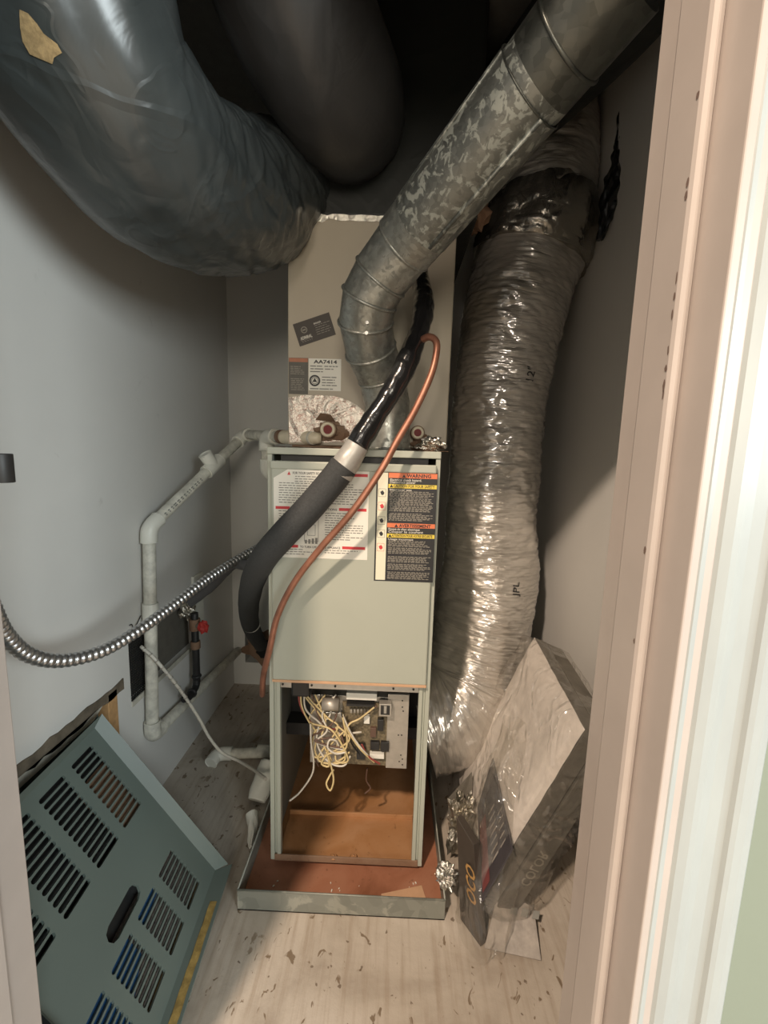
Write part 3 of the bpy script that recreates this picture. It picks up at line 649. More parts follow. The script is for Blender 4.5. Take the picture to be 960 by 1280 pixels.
wires = [
 ('wire_yellow', [(376, 862, 1.08), (377, 882, 1.08), (385, 900, 1.08), (396, 918, 1.08), (394, 940, 1.075), (408, 955, 1.07), (425, 950, 1.07), (437, 940, 1.07)]),
 ('wire_white', [(380, 862, 1.085), (382, 886, 1.08), (398, 902, 1.08), (412, 914, 1.08), (430, 917, 1.08), (452, 915, 1.09)]),
 ('wire_red', [(373, 860, 1.08), (374, 876, 1.08), (379, 890, 1.08), (392, 905, 1.085), (420, 912, 1.09)]),
 ('wire_yellow', [(427, 890, 1.075), (430, 905, 1.07), (434, 925, 1.065), (430, 938, 1.06), (412, 942, 1.06), (405, 948, 1.06), (402, 955, 1.06), (411, 958, 1.06), (410, 945, 1.06)]),
 ('wire_yellow', [(430, 905, 1.072), (440, 922, 1.07), (452, 938, 1.07), (468, 953, 1.08)]),
 ('wire_white', [(428, 893, 1.075), (438, 915, 1.073), (449, 932, 1.07), (466, 951, 1.08)]),
 ('wire_yellow', [(408, 940, 1.06), (414, 958, 1.058), (417, 975, 1.055), (413, 988, 1.055), (408, 980, 1.055), (412, 970, 1.06), (417, 962, 1.06)]),
 ('wire_white', [(438, 945, 1.065), (430, 957, 1.06), (415, 955, 1.06), (402, 942, 1.065), (396, 925, 1.07), (400, 905, 1.085), (412, 895, 1.09), (416, 870, 1.1)]),
 ('wire_brown', [(420, 868, 1.1), (421, 890, 1.09), (415, 905, 1.08), (400, 915, 1.075), (389, 922, 1.075), (391, 940, 1.08), (398, 958, 1.09)]),
 ('wire_brown', [(471, 882, 1.09), (455, 895, 1.085), (438, 903, 1.08), (425, 912, 1.08)]),
 ('wire_yellow', [(468, 884, 1.085), (450, 898, 1.08), (437, 905, 1.075), (430, 920, 1.07)]),
 ('wire_white', [(388, 905, 1.07), (389, 930, 1.065), (392, 950, 1.065), (390, 968, 1.06), (375, 990, 1.055), (362, 1001, 1.045)]),
 ('wire_white', [(433, 940, 1.06), (420, 942, 1.055), (410, 935, 1.055), (412, 925, 1.06), (420, 926, 1.065), (424, 934, 1.07)]),
 ('wire_black', [(427, 888, 1.074), (428, 896, 1.072), (436, 912, 1.08), (440, 930, 1.09), (452, 946, 1.1)]),
 ('wire_red', [(452, 930, 1.08), (460, 945, 1.075), (475, 955, 1.08)]),
 ('wire_brown', [(459, 960, 1.14), (458, 975, 1.15), (463, 985, 1.15), (456, 992, 1.15)]),
]
rw = random.Random(17)
for k in range(6):                        # loose strands filling the bundle
    x0 = rw.uniform(386, 414); xs = rw.uniform(390, 424)
    wires.append((rw.choice(['wire_yellow', 'wire_white', 'wire_brown', 'wire_yellow', 'wire_white']), [(rw.uniform(375, 425), 868, 1.095), (x0, rw.uniform(888, 905), 1.085), (xs, rw.uniform(908, 925), rw.uniform(1.066, 1.08)), (rw.uniform(388, 436), rw.uniform(925, 952), rw.uniform(1.058, 1.072)), (rw.uniform(394, 440), rw.uniform(925, 962), 1.066), (rw.uniform(410, 440), rw.uniform(905, 935), 1.08)]))
for mt, pts in wires:
    P = [at(*q) for q in pts]
    MB().sweep(P, 0.0027 if mt != 'wire_black' else .002, 40, 7).build('wire', mt, t, True)

# ------------------------------------------------------------------ coil cabinet on the furnace
BY = 1.262
bx0, bx1 = -0.322, 0.158
bz0, bz1 = FZ1 + 0.012, 1.868
t = coil = thing('coil_cabinet', 'beige sheet metal evaporator coil cabinet on top of the furnace', 'coil cabinet', (-.08, 1.5, FZ1))
MB().box((bx0 + .01, BY + .01, FZ1), (bx1 - .03, 1.75, bz0)).build('base_flange', 'rust_dark', t)
MB().box((bx0 + .004, BY + 0.012, bz0), (bx1 - 0.004, 1.75, bz1 - .012)).build('casing', 'coil', t)
fp = MB().box((bx0, BY, bz0), (bx1, BY + 0.011, bz1)).build('front_panel', 'coil', t, bevel=0.003)
by = BY - .0005
def cm(off=0.0): return lambda x, z: V((x, BY - off, z))
# foil tape along the top
m = MB(); r = random.Random(2); N = 30
tp = []; bt = []
for i in range(N + 1):
    x = bx0 + .002 + (bx1 - bx0 - .004) * i / N
    big = 0.020 if (i < 8 or 14 < i < 19) else 0.006
    tp.append((x, BY - .004 - .003 * r.random(), bz1 + .004 * r.random())); bt.append((x, BY - .001 - .002 * r.random(), bz1 - .006 - big * r.random()))
m.add(tp + bt + [(p[0], BY + .02, bz1 + .006) for p in tp], [(i, i + 1, N + 2 + i, N + 1 + i) for i in range(N)] + [(2 * N + 2 + i, 2 * N + 3 + i, i + 1, i) for i in range(N)])
m.build('foil_tape_strip', 'foil_tape', t)
# foil patch
m = MB(); pts = [(362, 553), (360, 497), (380, 494), (400, 494), (418, 495), (434, 500), (446, 506), (455, 514), (455, 553)]
ctr = at(405, 530, BY - .004); G = 14
edge = [at(a, b, BY - .004) for a, b in pts]; ring = []
for i in range(len(edge)):
    a, b = edge[i], edge[(i + 1) % len(edge)]
    for k in range(4): ring.append(a.lerp(b, k / 4))
vs_ = []; R_ = 8
for q in range(R_ + 1):
    for e in ring:
        p = ctr.lerp(e, q / R_); p.y = BY - .003 - (0.004 * abs(fnoise(p.x * 60, p.z * 60, 3)) + .002 * abs(fnoise(p.x * 150, p.z * 150, 1))); vs_.append(p)
n_ = len(ring); m.add(vs_, [(q * n_ + i, q * n_ + (i + 1) % n_, (q + 1) * n_ + (i + 1) % n_, (q + 1) * n_ + i) for q in range(R_) for i in range(n_)])
m.build('foil_patch', 'foil_patch', t)
# rating label + grey warning label
f = cm(.0012)
a = at(386, 448, BY); b = at(426, 489, BY)
lb = MB().box((a.x, BY - .0008, b.z), (b.x, BY - .0002, a.z)).build('rating_label', 'label_white', fp); lb['label'] = 'white rating label with model number and round seal'
m = MB(); W_, H_ = b.x - a.x, a.z - b.z
put_text(m, 'AA7414', .014, f, a.x + .16 * W_, a.z - .15 * H_, .03, wid=.72 * W_)
c = (a.x + .19 * W_, b.z + .31 * H_)
for R1, R2 in ((.0165, .0115), (.010, .0085)):
    k = 24; m.add([f(c[0] + R1 * math.cos(i * 6.2832 / k), c[1] + R1 * math.sin(i * 6.2832 / k)) for i in range(k)] + [f(c[0] + R2 * math.cos(i * 6.2832 / k), c[1] + R2 * math.sin(i * 6.2832 / k)) for i in range(k)], [(i, (i + 1) % k, k + (i + 1) % k, k + i) for i in range(k)])
m.add([f(c[0] - .007, c[1] - .004), f(c[0] + .007, c[1] - .004), f(c[0], c[1] + .008)], [(0, 1, 2)])
m.build('label_text', 'ink', lb)
m = MB(); print_lines(m, f, a.x + .04 * W_, a.x + .45 * W_, b.z + .50 * H_, b.z + .78 * H_, .0078, .003, 3, .3, .01, .03); print_lines(m, f, a.x + .48 * W_, a.x + .9 * W_, b.z + .60 * H_, b.z + .78 * H_, .0078, .003, 4, .5, .006, .02)
print_lines(m, f, a.x + .4 * W_, a.x + .95 * W_, b.z + .10 * H_, b.z + .44 * H_, .0078, .003, 5, .3, .01, .03); print_lines(m, f, a.x + .03 * W_, a.x + .9 * W_, b.z + .01 * H_, b.z + .07 * H_, .0078, .003, 5, .3, .01, .03)
o = m.build('body_print', 'ink_faint', lb); o['kind'] = 'stuff'
a = at(361, 447, BY); b = at(385, 493, BY)
lb = MB().box((a.x, BY - .0008, b.z), (b.x, BY - .0002, a.z)).build('faded_warning_label', 'label_grey', fp)
m = MB(); rect(m, f, a.x + .001, a.z - .012, b.x - .001, a.z - .001); m.build('orange_band', 'ink_rust', lb)
m = MB(); print_lines(m, f, a.x + .005, b.x - .01, b.z + .055, a.z - .024, .0052, .0022, 8, .3); print_lines(m, f, a.x + .005, b.x - .01, b.z + .008, b.z + .045, .0052, .0022, 9, .3); o = m.build('body_print', 'ink_pale', lb); o['kind'] = 'stuff'
# drain ports with red caps
for px, py, sc_, nm in ((410, 537, 1.0, 1), (522, 541, .82, 2)):
    c = at(px, py, BY - .03)
    if c.z < FZ1 + .03: c.z = FZ1 + .03
    m = MB(); m.cyl((c.x, BY + .0, c.z), (c.x, BY - .032, c.z), .021 * sc_ + .004, n=24); prt = m.build('drain_port', 'rust_dark', t, True, bevel=.002)
    m = MB(); m.ring((c.x, BY - .033, c.z), (0, 1, 0), .0175 * sc_, .0052 * sc_); m.build('port_rim', 'pvc_ivory', prt, True)
    MB().cyl((c.x, BY - .030, c.z), (c.x, BY - .0345, c.z), .0145 * sc_, n=20).build('cap', 'redcap', prt, True)
# rust clump / torn flaps around the ports
def clump(name, c, s, mat, parent=None, seed=0, amp=.5, seg=20):
    m = MB(); vs_ = []; fs = []; nr = seg // 2
    for i in range(nr + 1):
        for j in range(seg):
            ph = math.pi * i / nr; th = 2 * math.pi * j / seg; d = V((math.sin(ph) * math.cos(th), math.sin(ph) * math.sin(th), math.cos(ph)))
            k = 1 + amp * fnoise(d.x * 2.2 + seed, d.y * 2.2, d.z * 2.2) + amp * .5 * fnoise(d.x * 6 + seed, d.y * 6, d.z * 6)
            vs_.append(V((c[0] + d.x * s[0] * k, c[1] + d.y * s[1] * k, c[2] + d.z * s[2] * k)))
    for i in range(nr):
        for j in range(seg): fs.append((i * seg + j, i * seg + (j + 1) % seg, (i + 1) * seg + (j + 1) % seg, (i + 1) * seg + j))
    m.add(vs_, fs); return m.build(name, mat, parent, False)
c = at(412, 540, BY - .01); clump('rusted_sealant', (c.x + .005, c.y + .004, max(c.z, FZ1 + .030)), (.048, .012, .026), 'rust_dark', t, 1)
c = at(528, 545, BY - .01); clump('rusted_sealant', (c.x, c.y + .004, FZ1 + .026), (.030, .012, .022), 'rust_dark', t, 5)
c = at(405, 520, BY - .03); m = MB(); m.slab([(c.x - .03, BY - .004, c.z - .01), (c.x + .03, BY - .006, c.z - .015), (c.x + .02, BY - .03, c.z + .004), (c.x - .01, BY - .028, c.z + .008)], (0, -.001, .001)); m.build('bent_metal_flap', 'rust_dark', t)
m = MB(); N = 40
vs_ = []
for i in range(N + 1):
    for j in range(5):
        x = bx0 - .005 + (bx1 - bx0 + .0) * i / N; y = FY0 + .07 + j * (BY - FY0 - .07) / 4
        vs_.append((x, y, FZ1 + .0012 + .010 * abs(fnoise(x * 40, y * 40, 7)) * (1 if j else .3)))
m.add(vs_, [(i * 5 + j, (i + 1) * 5 + j, (i + 1) * 5 + j + 1, i * 5 + j + 1) for i in range(N) for j in range(4)])
m.build('rusted_top_debris', 'rust_dark', t)
c = at(541, 547, 1.13); o = clump('foil_wad', (.122 - .018, 1.16, FZ1 + .021), (.032, .028, .018), 'foil', None, 9, .7, 28)
tag(o, 'small crumpled foil wad on the right end of the furnace top', 'foil')
# business card
c = at(393, 412, BY); cw, chh = .112, .065; an = math.radians(19)
U = V((math.cos(an), 0, math.sin(an))); Wv = V((-math.sin(an), 0, math.cos(an)))
def bc(off): return lambda x, z: V((c.x, BY - off, c.z)) + U * x + Wv * z
t = thing('business_card', 'dark brown business card stuck askew on the beige cabinet', 'business card', (c.x, BY, c.z))
g = bc(.0006)
crd = MB().slab([g(-cw / 2, -chh / 2), g(cw / 2, -chh / 2), g(cw / 2, chh / 2), g(-cw / 2, chh / 2)], (0, -.0006, 0)).build('card', 'card', t)
g = bc(.0016); m = MB(); put_text(m, 'ADMIRAL', .012, g, -.047, -.017, .04, wid=.036); put_text(m, 'MANAGER', .007, g, .003, .013, .02, wid=.022)
m.build('lettering', 'ink_white', crd)
m = MB(); k = 20
m.add([g(-.029 + R1 * math.cos(i * 6.2832 / k), .008 + R1 * math.sin(i * 6.2832 / k)) for R1 in (.0095, .007) for i in range(k)], [(i, (i + 1) % k, k + (i + 1) % k, k + i) for i in range(k)])
rect(m, g, -.034, .006, -.024, .010)
print_lines(m, g, .003, .05, -.018, .010, .0062, .0016, 4, .4, .005, .014); print_lines(m, g, -.047, -.011, -.0245, -.019, .004, .0012, 4, .1, .004, .008)
m.build('emblem_and_print', 'ink_pale', crd)
# plenum
m = MB(); m.box((bx0 - .01, BY + .015, bz1 + .008), (bx1 + .06, 1.80, ZC - .002))
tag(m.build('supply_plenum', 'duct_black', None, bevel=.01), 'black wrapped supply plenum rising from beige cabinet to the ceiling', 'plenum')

# ------------------------------------------------------------------ big flexible ducts
def jacket(amp, seed, f1=3.0, f2=9.0):
    def d(s, th, e): return amp * fnoise(math.cos(th) * 1.6 + seed, math.sin(th) * 1.6, s * f1) + amp * .45 * fnoise(math.cos(th) * 3.2 + seed, math.sin(th) * 3.2, s * f2)
    return d
PA = [(372, 225, 1.50), (345, 238, 1.33), (290, 245, 1.13), (205, 205, .94), (118, 100, .80), (70, -40, .74), (50, -190, .74)]
P = [at(*q) for q in PA]
for p in P: p.x = max(p.x, XL + .19)
dA = jacket(.012, 3)
def dAf(s, th, e):
    base = dA(s, th, e)
    b = max(0, 1 - abs(s - .46) / .42)       # folds bunched on the inside of the bend
    return base + b * .009 * fnoise(s * 12 + math.cos(th) * 2.2, math.sin(th) * 2, 5) - b * .035 * max(0, .20 - abs(fnoise(s * 10 + math.cos(th) * 2.4, math.sin(th) * 2.2, 2))) - b * .02 * max(0, .16 - abs(fnoise(s * 24 + math.sin(th) * 2, math.cos(th) * 3, 9)))
t = thing('flexible_duct', 'thick grey plastic-jacketed flexible duct curving down along the left wall, torn near top', 'duct', P[3])
MB().sweep(P, lambda q: .162 + .010 * math.sin(q * 3), 260, 130, dAf).build('jacket', 'duct_grey', t, True)
# torn patch, laid on the jacket surface
cpt = at(50, 45, 1.0); dirn = (cpt - CAM).normalized()
dg = bpy.context.evaluated_depsgraph_get(); dg.update()
jk = [o for o in t.children][0]
def hit(ob, px, py):
    d = (at(px, py, 1.0) - CAM).normalized(); ok, loc, nor, _ = ob.ray_cast(CAM, d); return (loc, nor) if ok else (None, None)
def decal(ob, outline, name, mat, parent, thick=.0015, cpx=None):
    """a thin patch with its own edge, laid on a curved surface and following it"""
    pts = []
    cx0 = sum(a for a, b in outline) / len(outline); cy0 = sum(b for a, b in outline) / len(outline)
    R3 = 4; n3 = len(outline)
    for q in range(R3 + 1):
        for (a, b) in outline:
            l, nn = hit(ob, cx0 + (a - cx0) * q / R3, cy0 + (b - cy0) * q / R3)
            if l is None: return None
            pts.append(l + nn * thick)
    m = MB().add(pts, [(q * n3 + i, q * n3 + (i + 1) % n3, (q + 1) * n3 + (i + 1) % n3, (q + 1) * n3 + i) for q in range(R3) for i in range(n3)])
    return m.build(name, mat, parent, True)
jk.matrix_parent_inverse = Matrix.Translation(-t.location); dg.update()
decal(jk, [(25, 12), (36, 17), (47, 30), (55, 42), (72, 55), (78, 66), (68, 72), (66, 80), (52, 74), (38, 68), (29, 52), (26, 35)], 'tear_in_jacket', 'tear', t)
PB = [(452, 150, 1.55), (440, 152, 1.36), (425, 125, 1.16), (378, 30, 1.02), (335, -90, .95), (310, -210, .93)]
t = thing('flexible_duct', 'charcoal flexible duct hanging down at top centre in front of black plenum', 'duct', at(*PB[2]))
MB().sweep([at(*q) for q in PB], .155, 120, 64, jacket(.006, 8)).build('jacket', 'duct_grey2', t, True)
PD = [(590, 130, 1.62), (640, 100, 1.46), (715, 40, 1.25), (800, -60, 1.08), (870, -190, 1.0)]
PDw = [at(*q) for q in PD]
for p in PDw: p.x = min(p.x, XR - .155); p.z = min(p.z, ZC - .15)
t = thing('flexible_duct', 'dim black-wrapped duct sloping up to the right behind the metal vent pipe', 'duct', PDw[1])
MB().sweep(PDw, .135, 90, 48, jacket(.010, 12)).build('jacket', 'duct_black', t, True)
# silver return duct
PS = [(640, -60, 1.60), (690, 60, 1.58), (705, 130, 1.57), (690, 220, 1.56), (658, 330, 1.56), (630, 450, 1.57), (617, 600, 1.57), (611, 720, 1.56), (606, 800, 1.52), (585, 868, 1.46), (520, 892, 1.42)]
PSw = [at(*q) for q in PS]
PSw = [V((.47, 1.62, 2.43)), V((.485, 1.60, 2.20)), V((.475, 1.59, 2.0)), at(672, 290, 1.58), at(640, 400, 1.58), at(622, 520, 1.58), at(614, 640, 1.57), at(608, 750, 1.55), V((.335, 1.50, .40)), V((.27, 1.44, .285)), V((.125, 1.42, .24))]
def foil_d(s, th, e):
    cx1, sy1 = math.cos(th), math.sin(th)
    a = .004 * fnoise(s * 30, cx1 * 1.6, sy1 * 1.6 + 3) - .010 * max(0, .35 - abs(fnoise(s * 22 + cx1 * .8, cx1 * 2.0, sy1 * 2.0))) - .006 * max(0, .3 - abs(fnoise(s * 60 + sy1 * 2, cx1 * 3.3, sy1 * 3.3))) + .014 * fnoise(s * 5, cx1 * 1.4 + 5, sy1 * 1.4) + .0035 * fnoise(s * 150, cx1 * 6, sy1 * 6)
    return a
t = thing('silver_duct', 'silver foil-film flexible duct standing right of the furnace, crinkled from top to bottom', 'duct', (.35, 1.55, .1))
sd = MB().sweep(PSw, lambda q: .178 + .010 * math.sin(q * 9) - .0 * q + (.018 if q > .86 else 0) * min(1, (q - .86) / .05 if q > .86 else 0), 560, 150, foil_d)
sdo = sd.build('film_sleeve', 'foil_duct', t, True)
dg.update()
def duct_text(txt, size, px, py, name, ang):
    l, nn = hit(sdo, px, py); 
    if l is None: return
    nn = V((nn.x, nn.y, 0)).normalized(); rtv = V((-nn.y, nn.x, 0)); 
    if rtv.x < 0: rtv = -rtv
    ca, sa = math.cos(ang), math.sin(ang); m = MB()
    def mp(x, y):
        a = x * ca - y * sa; b = x * sa + y * ca
        q = l + rtv * a + V((0, 0, b)); d = (q - CAM).normalized(); ok, lo, no, _ = sdo.ray_cast(q + nn * .08, -nn)
        return (lo + nn * .002) if ok else q
    put_text(m, txt, size, mp, 0, 0, .01); m.build(name, 'ink', t)
duct_text('12"', .040, 665, 480, 'size_print', 1.45)
duct_text('JPL', .038, 648, 745, 'brand_print', 1.40)
# torn sleeve end that hangs from the top of the silver duct
m = MB(); c0 = at(750, 300, 1.40); c1 = at(772, 215, 1.40); c2 = at(778, 130, 1.42)
m.sweep([c2, c2.lerp(c1, .6), c1, c0.lerp(c1, .4), c0], lambda q: .005 + .052 * max(0, math.sin(q * math.pi)) ** 1.4 * q ** 1.5, 70, 30, lambda s, th, e: .014 * fnoise(s * 30, math.cos(th) * 2, math.sin(th) * 2))
m.build('hanging_sleeve_end', 'tape', t, True)
c = at(610, 290, 1.40)
clump('torn_insulation', (at(590, 268, 1.42)), (.05, .05, .05), 'rust_dark', t, 4, .6, 24)
# foil tape wrap around upper part of silver duct
fw = [PSw[2] + V((-.01, 0, .02)), PSw[2].lerp(PSw[3], .5), PSw[3], PSw[3].lerp(PSw[4], .35)]
MB().sweep(fw, lambda q: .190 + .012 * math.sin(q * 3.1), 90, 110, lambda s, th, e: .014 * fnoise(s * 16, math.cos(th) * 3, math.sin(th) * 3) + .010 * abs(fnoise(s * 40, math.cos(th) * 7, math.sin(th) * 7)) - (.03 * max(0, fnoise(th * 1.3, 2, 8)) if s < .06 or s > .27 else 0)).build('foil_tape_wrap', 'foil_wrap', t, True)

# ------------------------------------------------------------------ metal vent pipe
t = thing('vent_pipe', 'spangled galvanized metal vent pipe with segmented elbow rising from furnace top', 'vent pipe', (0.0, 1.15, FZ1))
VP = [(485, 551, 1.145), (484, 505, 1.145), (477, 470, 1.12), (463, 437, 1.07), (457, 402, 1.02), (462, 372, .99), (476, 346, .97), (506, 306, .93), (678, 92, .70), (790, -50, .60)]
Pv = [at(*q) for q in VP]; Pv[0].z = FZ1 + .001
Rv = [.061, .061, .062, .062, .062, .062, .063, .0635, .0635, .0635]
def mitre_ring(i, r, n=40):
    d0 = (Pv[i] - Pv[max(i - 1, 0)]).normalized() if i else (Pv[1] - Pv[0]).normalized()
    d1 = (Pv[min(i + 1, len(Pv) - 1)] - Pv[i]).normalized() if i < len(Pv) - 1 else d0
    nn = (d0 + d1).normalized(); a0 = V((1, 0, 0)); out = []
    a = (a0 - d1 * a0.dot(d1)).normalized(); b = d1.cross(a)
    for k in range(n):
        e = a * math.cos(k * 6.283185 / n) + b * math.sin(k * 6.283185 / n); p = Pv[i] + e * r
        out.append(p - d1 * ((p - Pv[i]).dot(nn) / d1.dot(nn)))
    return out, nn
for i in range(len(Pv) - 1):
    r0, _ = mitre_ring(i, Rv[i]); r1, _ = mitre_ring(i + 1, Rv[i] - (.0 if i != 7 else 0)); n = len(r0)
    nm = 'pipe_collar' if i == 0 else ('elbow_gore' if i < 7 else 'pipe_section')
    m = MB().add(r0 + r1, [(k, (k + 1) % n, n + (k + 1) % n, n + k) for k in range(n)])
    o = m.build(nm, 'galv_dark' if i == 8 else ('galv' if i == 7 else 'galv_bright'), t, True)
    if i in (1, 2, 3, 4, 5, 6):
        rg, nn = mitre_ring(i + 1 if i < 6 else 7, Rv[i] + .0008); m = MB()
        pts = rg + [rg[0], rg[1]]
        m.sweep(pts, .0034, 1, 8, smooth=False, caps=False); m.build('seam_bead', 'galv_bright', t, True)
# stepped overlaps and the long lock seam of the straight length
dv = (Pv[8] - Pv[7]).normalized()
MB().cyl(Pv[7] + dv * .004, Pv[7] + dv * .060, .0655, n=40, caps=False).build('crimped_band', 'galv_bright', t, True)
MB().cyl(Pv[7] + dv * .056, Pv[8] - dv * .02, .0668, n=48, caps=False).build('outer_sleeve', 'galv', t, True)
view = (CAM - (Pv[7] + Pv[8]) / 2); view = (view - dv * view.dot(dv)).normalized(); sidev = dv.cross(view)
for ang in (.62,):
    e = (view * math.cos(ang) + sidev * math.sin(ang) * -1)
    if e.dot(V((1, 0, 0))) < 0: e = (view * math.cos(ang) + sidev * math.sin(ang))
    a = Pv[7] + dv * .06 + e * .0672; b = Pv[8] - dv * .02 + e * .0672
    MB().cyl(a, b, .004, n=8).build('lock_seam', 'galv', t, True)
e = view * math.cos(1.15) - sidev * math.sin(1.15) * (1 if (view * math.cos(.62) - sidev * math.sin(.62)).dot(V((1, 0, 0))) < 0 else -1)
MB().cyl(Pv[7] + dv * .06 + e * .067, Pv[8] - dv * .02 + e * .067, .0025, n=8).build('lock_seam', 'galv', t, True)
MB().ring(Pv[8] - dv * .02, dv, .0665, .0016, 40).build('band_edge', 'galv_dark', t, True)
MB().ring(Pv[8] + (Pv[9] - Pv[8]) * .35, Pv[9] - Pv[8], .0640, .003, 40).build('seam_bead', 'galv_dark', t, True)
MB().ring(Pv[0] + V((0, 0, .004)), (0, 0, 1), .062, .003, 40).build('base_flange', 'galv', t, True)
m = MB()
for px, py in ((459, 403), (458, 416), (483, 530)):
    q = at(px, py, 1.0); d = (q - CAM).normalized(); 
    yv = 1.02 - .064 if py < 500 else 1.145 - .063
    q = at(px, py, yv); m.cyl(q, q + V((0, .006, 0)), .004, n=8)
m.build('sheet_screws', 'steel', t)

# ------------------------------------------------------------------ refrigerant line set
HP = [(505, 318, 1.25), (522, 340, 1.20), (529, 372, 1.14), (526, 405, 1.08), (512, 445, 1.035), (492, 485, 1.01), (468, 522, .995), (447, 556, .99)]
t = thing('suction_line', 'thick black insulated refrigerant hose crossing in front of pipe and furnace', 'hose', at(*HP[-1]))
MB().sweep([at(*q) for q in HP], lambda q: .026 + .002 * math.sin(q * 21), 120, 28, lambda s, th, e: .0022 * fnoise(s * 45, th, 2)).build('taped_section', 'tape', t, True)
H2p = [(451, 550, .992), (440, 568, .990), (424, 592, .988)]
MB().sweep([at(*q) for q in H2p], lambda q: .0265 + .008 * q, 20, 28, lambda s, th, e: .001 * fnoise(s * 45, th, 2)).build('silver_tape_wrap', 'duct_tape', t, True)
H3 = [(430, 582, .988), (410, 608, .985), (385, 637, .985), (355, 668, .99), (330, 698, 1.02), (315, 730, 1.15), (311, 762, 1.35), (315, 786, 1.60), (326, 806, 1.93)]
H3w = [at(*q) for q in H3]
for p in H3w[5:]: p.x = min(p.x, FX0 - .050)
MB().sweep(H3w, lambda q: .0345 - .002 * q, 110, 30, lambda s, th, e: .0012 * fnoise(s * 12, th, 2)).build('foam_sleeve', 'foam', t, True)
MB().ring(H3w[7].lerp(H3w[6], .3), H3w[7] - H3w[6], .033, .0022).build('tie_strap', 'duct_tape', t, True)
CP = [(527, 425, 1.04), (536, 421, 1.02), (544, 425, 1.01), (546, 437, 1.0), (539, 468, .99), (519, 512, .985), (497, 550, .98), (476, 588, .97), (440, 640, .965), (400, 686, .975), (368, 728, .99), (347, 770, 1.0), (337, 812, 1.01), (330, 845, 1.06), (328, 868, 1.10), (329, 850, 1.2)]
t = thing('copper_line', 'thin bare copper tube looping across the furnace front', 'pipe', at(*CP[7]))
CPw = [at(*q) for q in CP]
for p in CPw[13:]: p.x = min(p.x, FX0 - .018)
MB().sweep(CPw, .0082, 150, 14).build('tube', 'copper', t, True)

# ------------------------------------------------------------------ PVC drain line
t = thing('drain_line', 'white plastic pipe line from beige cabinet down the left wall to back corner', 'pipe', (XL + .03, 1.235, .25))
def seg(a, b, r, nm, mat): return MB().cyl(a, b, r, n=24).build(nm, mat, t, True, bevel=.0012)
pr_ = .0190; fr_ = .0245
Pa = V((XL + .028, 1.235, .262)); Pb = V((XL + .032, 1.262, .955)); Pc = at(307, 543, 1.72); Pd = at(333, 536, 1.50); Pe = at(392, 536, 1.242)
Pe.z = FZ1 + .032; Pd.z = Pe.z + .012
def lerp(a, b, k): return a.lerp(b, k)
seg(Pa, Pb, pr_, 'riser_pipe', 'pvc_dirty'); seg(Pb, Pc, pr_, 'sloped_pipe', 'pvc_dirty')
def elbow(p, a, b, la, lb, nm='elbow', mat='pvc', r=fr_):
    da = (a - p).normalized(); db = (b - p).normalized()
    m = MB().sweep([p + da * la, p + da * la * .45, p + (da + db) * la * .12, p + db * lb * .45, p + db * lb], r, 18, 24)
    o = m.build(nm, mat, t, True); 
    m2 = MB(); m2.ring(p + da * la, da, r - .001, .0022, 24, 8); m2.ring(p + db * lb, db, r - .001, .0022, 24, 8); m2.build('socket_rim', mat, o, True)
elbow(Pb, Pa, Pc, .045, .045)
cpl = lerp(Pa, Pb, .60); du = (Pb - Pa).normalized()
seg(cpl - du * .035, cpl + du * .035, fr_ - .001, 'coupling', 'pvc')
# printed marks on the sloped pipe
dsl = (Pc - Pb).normalized(); vv = (CAM - Pb.lerp(Pc, .3)); vv = (vv - dsl * vv.dot(dsl)).normalized(); sv_ = dsl.cross(vv)
m = MB(); r = random.Random(8)
def on_pipe(x, y): return Pb + dsl * (.06 + x) + (vv * math.cos(y / pr_ + .3) + sv_ * math.sin(y / pr_ + .3)) * (pr_ + .0006)
x = 0
while x < .20:
    w1 = r.uniform(.006, .014); rect(m, on_pipe, x, -.005, x + w1, -.001); rect(m, on_pipe, x + .002, .001, x + w1, .005); x += w1 + r.uniform(.004, .01)
m.build('pipe_print', 'ink_faint', t)
Pt = Pb.lerp(Pc, .60)
seg(Pt - dsl * .042, Pt + dsl * .042, fr_, 'tee', 'pvc')
tb = V((.0, -.25, .97)).normalized(); tb = (at(258, 566, 1.52) - Pt); tb = (tb - dsl * tb.dot(dsl)).normalized()
tb = V((-dsl.z * dsl.x, -dsl.z * dsl.y, 1 - dsl.z ** 2)).normalized() if tb.length == 0 else tb
seg(Pt, Pt + tb * .052, fr_, 'tee_branch', 'pvc'); m = MB(); m.ring(Pt + tb * .052, tb, fr_ - .002, .003); m.ring(Pt - dsl * .042, dsl, fr_ - .001, .0022); m.ring(Pt + dsl * .042, dsl, fr_ - .001, .0022); m.build('socket_rim', 'pvc', t, True)
elbow(Pc, Pb, Pd, .06, .05, r=fr_ + .001)
seg(Pc, Pd, pr_, 'short_pipe', 'pvc_dirty'); seg(Pd, Pe, pr_ + .001, 'port_pipe', 'pvc_dirty')
Pd2 = Pd + V((0, 0, -.13)); elbow(Pd, Pe, Pd2, .075, .05, r=fr_ + .002)
seg(Pd, Pd2, pr_, 'drop_pipe', 'pvc_dirty'); elbow(Pd2, Pd, Pd2 + V((.6, .4, -.35)), .045, .05)
dpe = (Pe - Pd).normalized()
seg(lerp(Pd, Pe, .33), lerp(Pd, Pe, .42), fr_ - .001, 'hose_clamp', 'rust_dark')
MB().sweep([lerp(Pd, Pe, .42), lerp(Pd, Pe, .7), Pe, Pe + V((.010, .003, 0)), Pe + V((.020, .006, 0))], lambda q: fr_ - .002 - .006 * max(0, q - .7) / .3, 30, 24).build('port_adapter', 'pvc_ivory', t, True)
Pf = V((XL + .030, 1.98, .190))
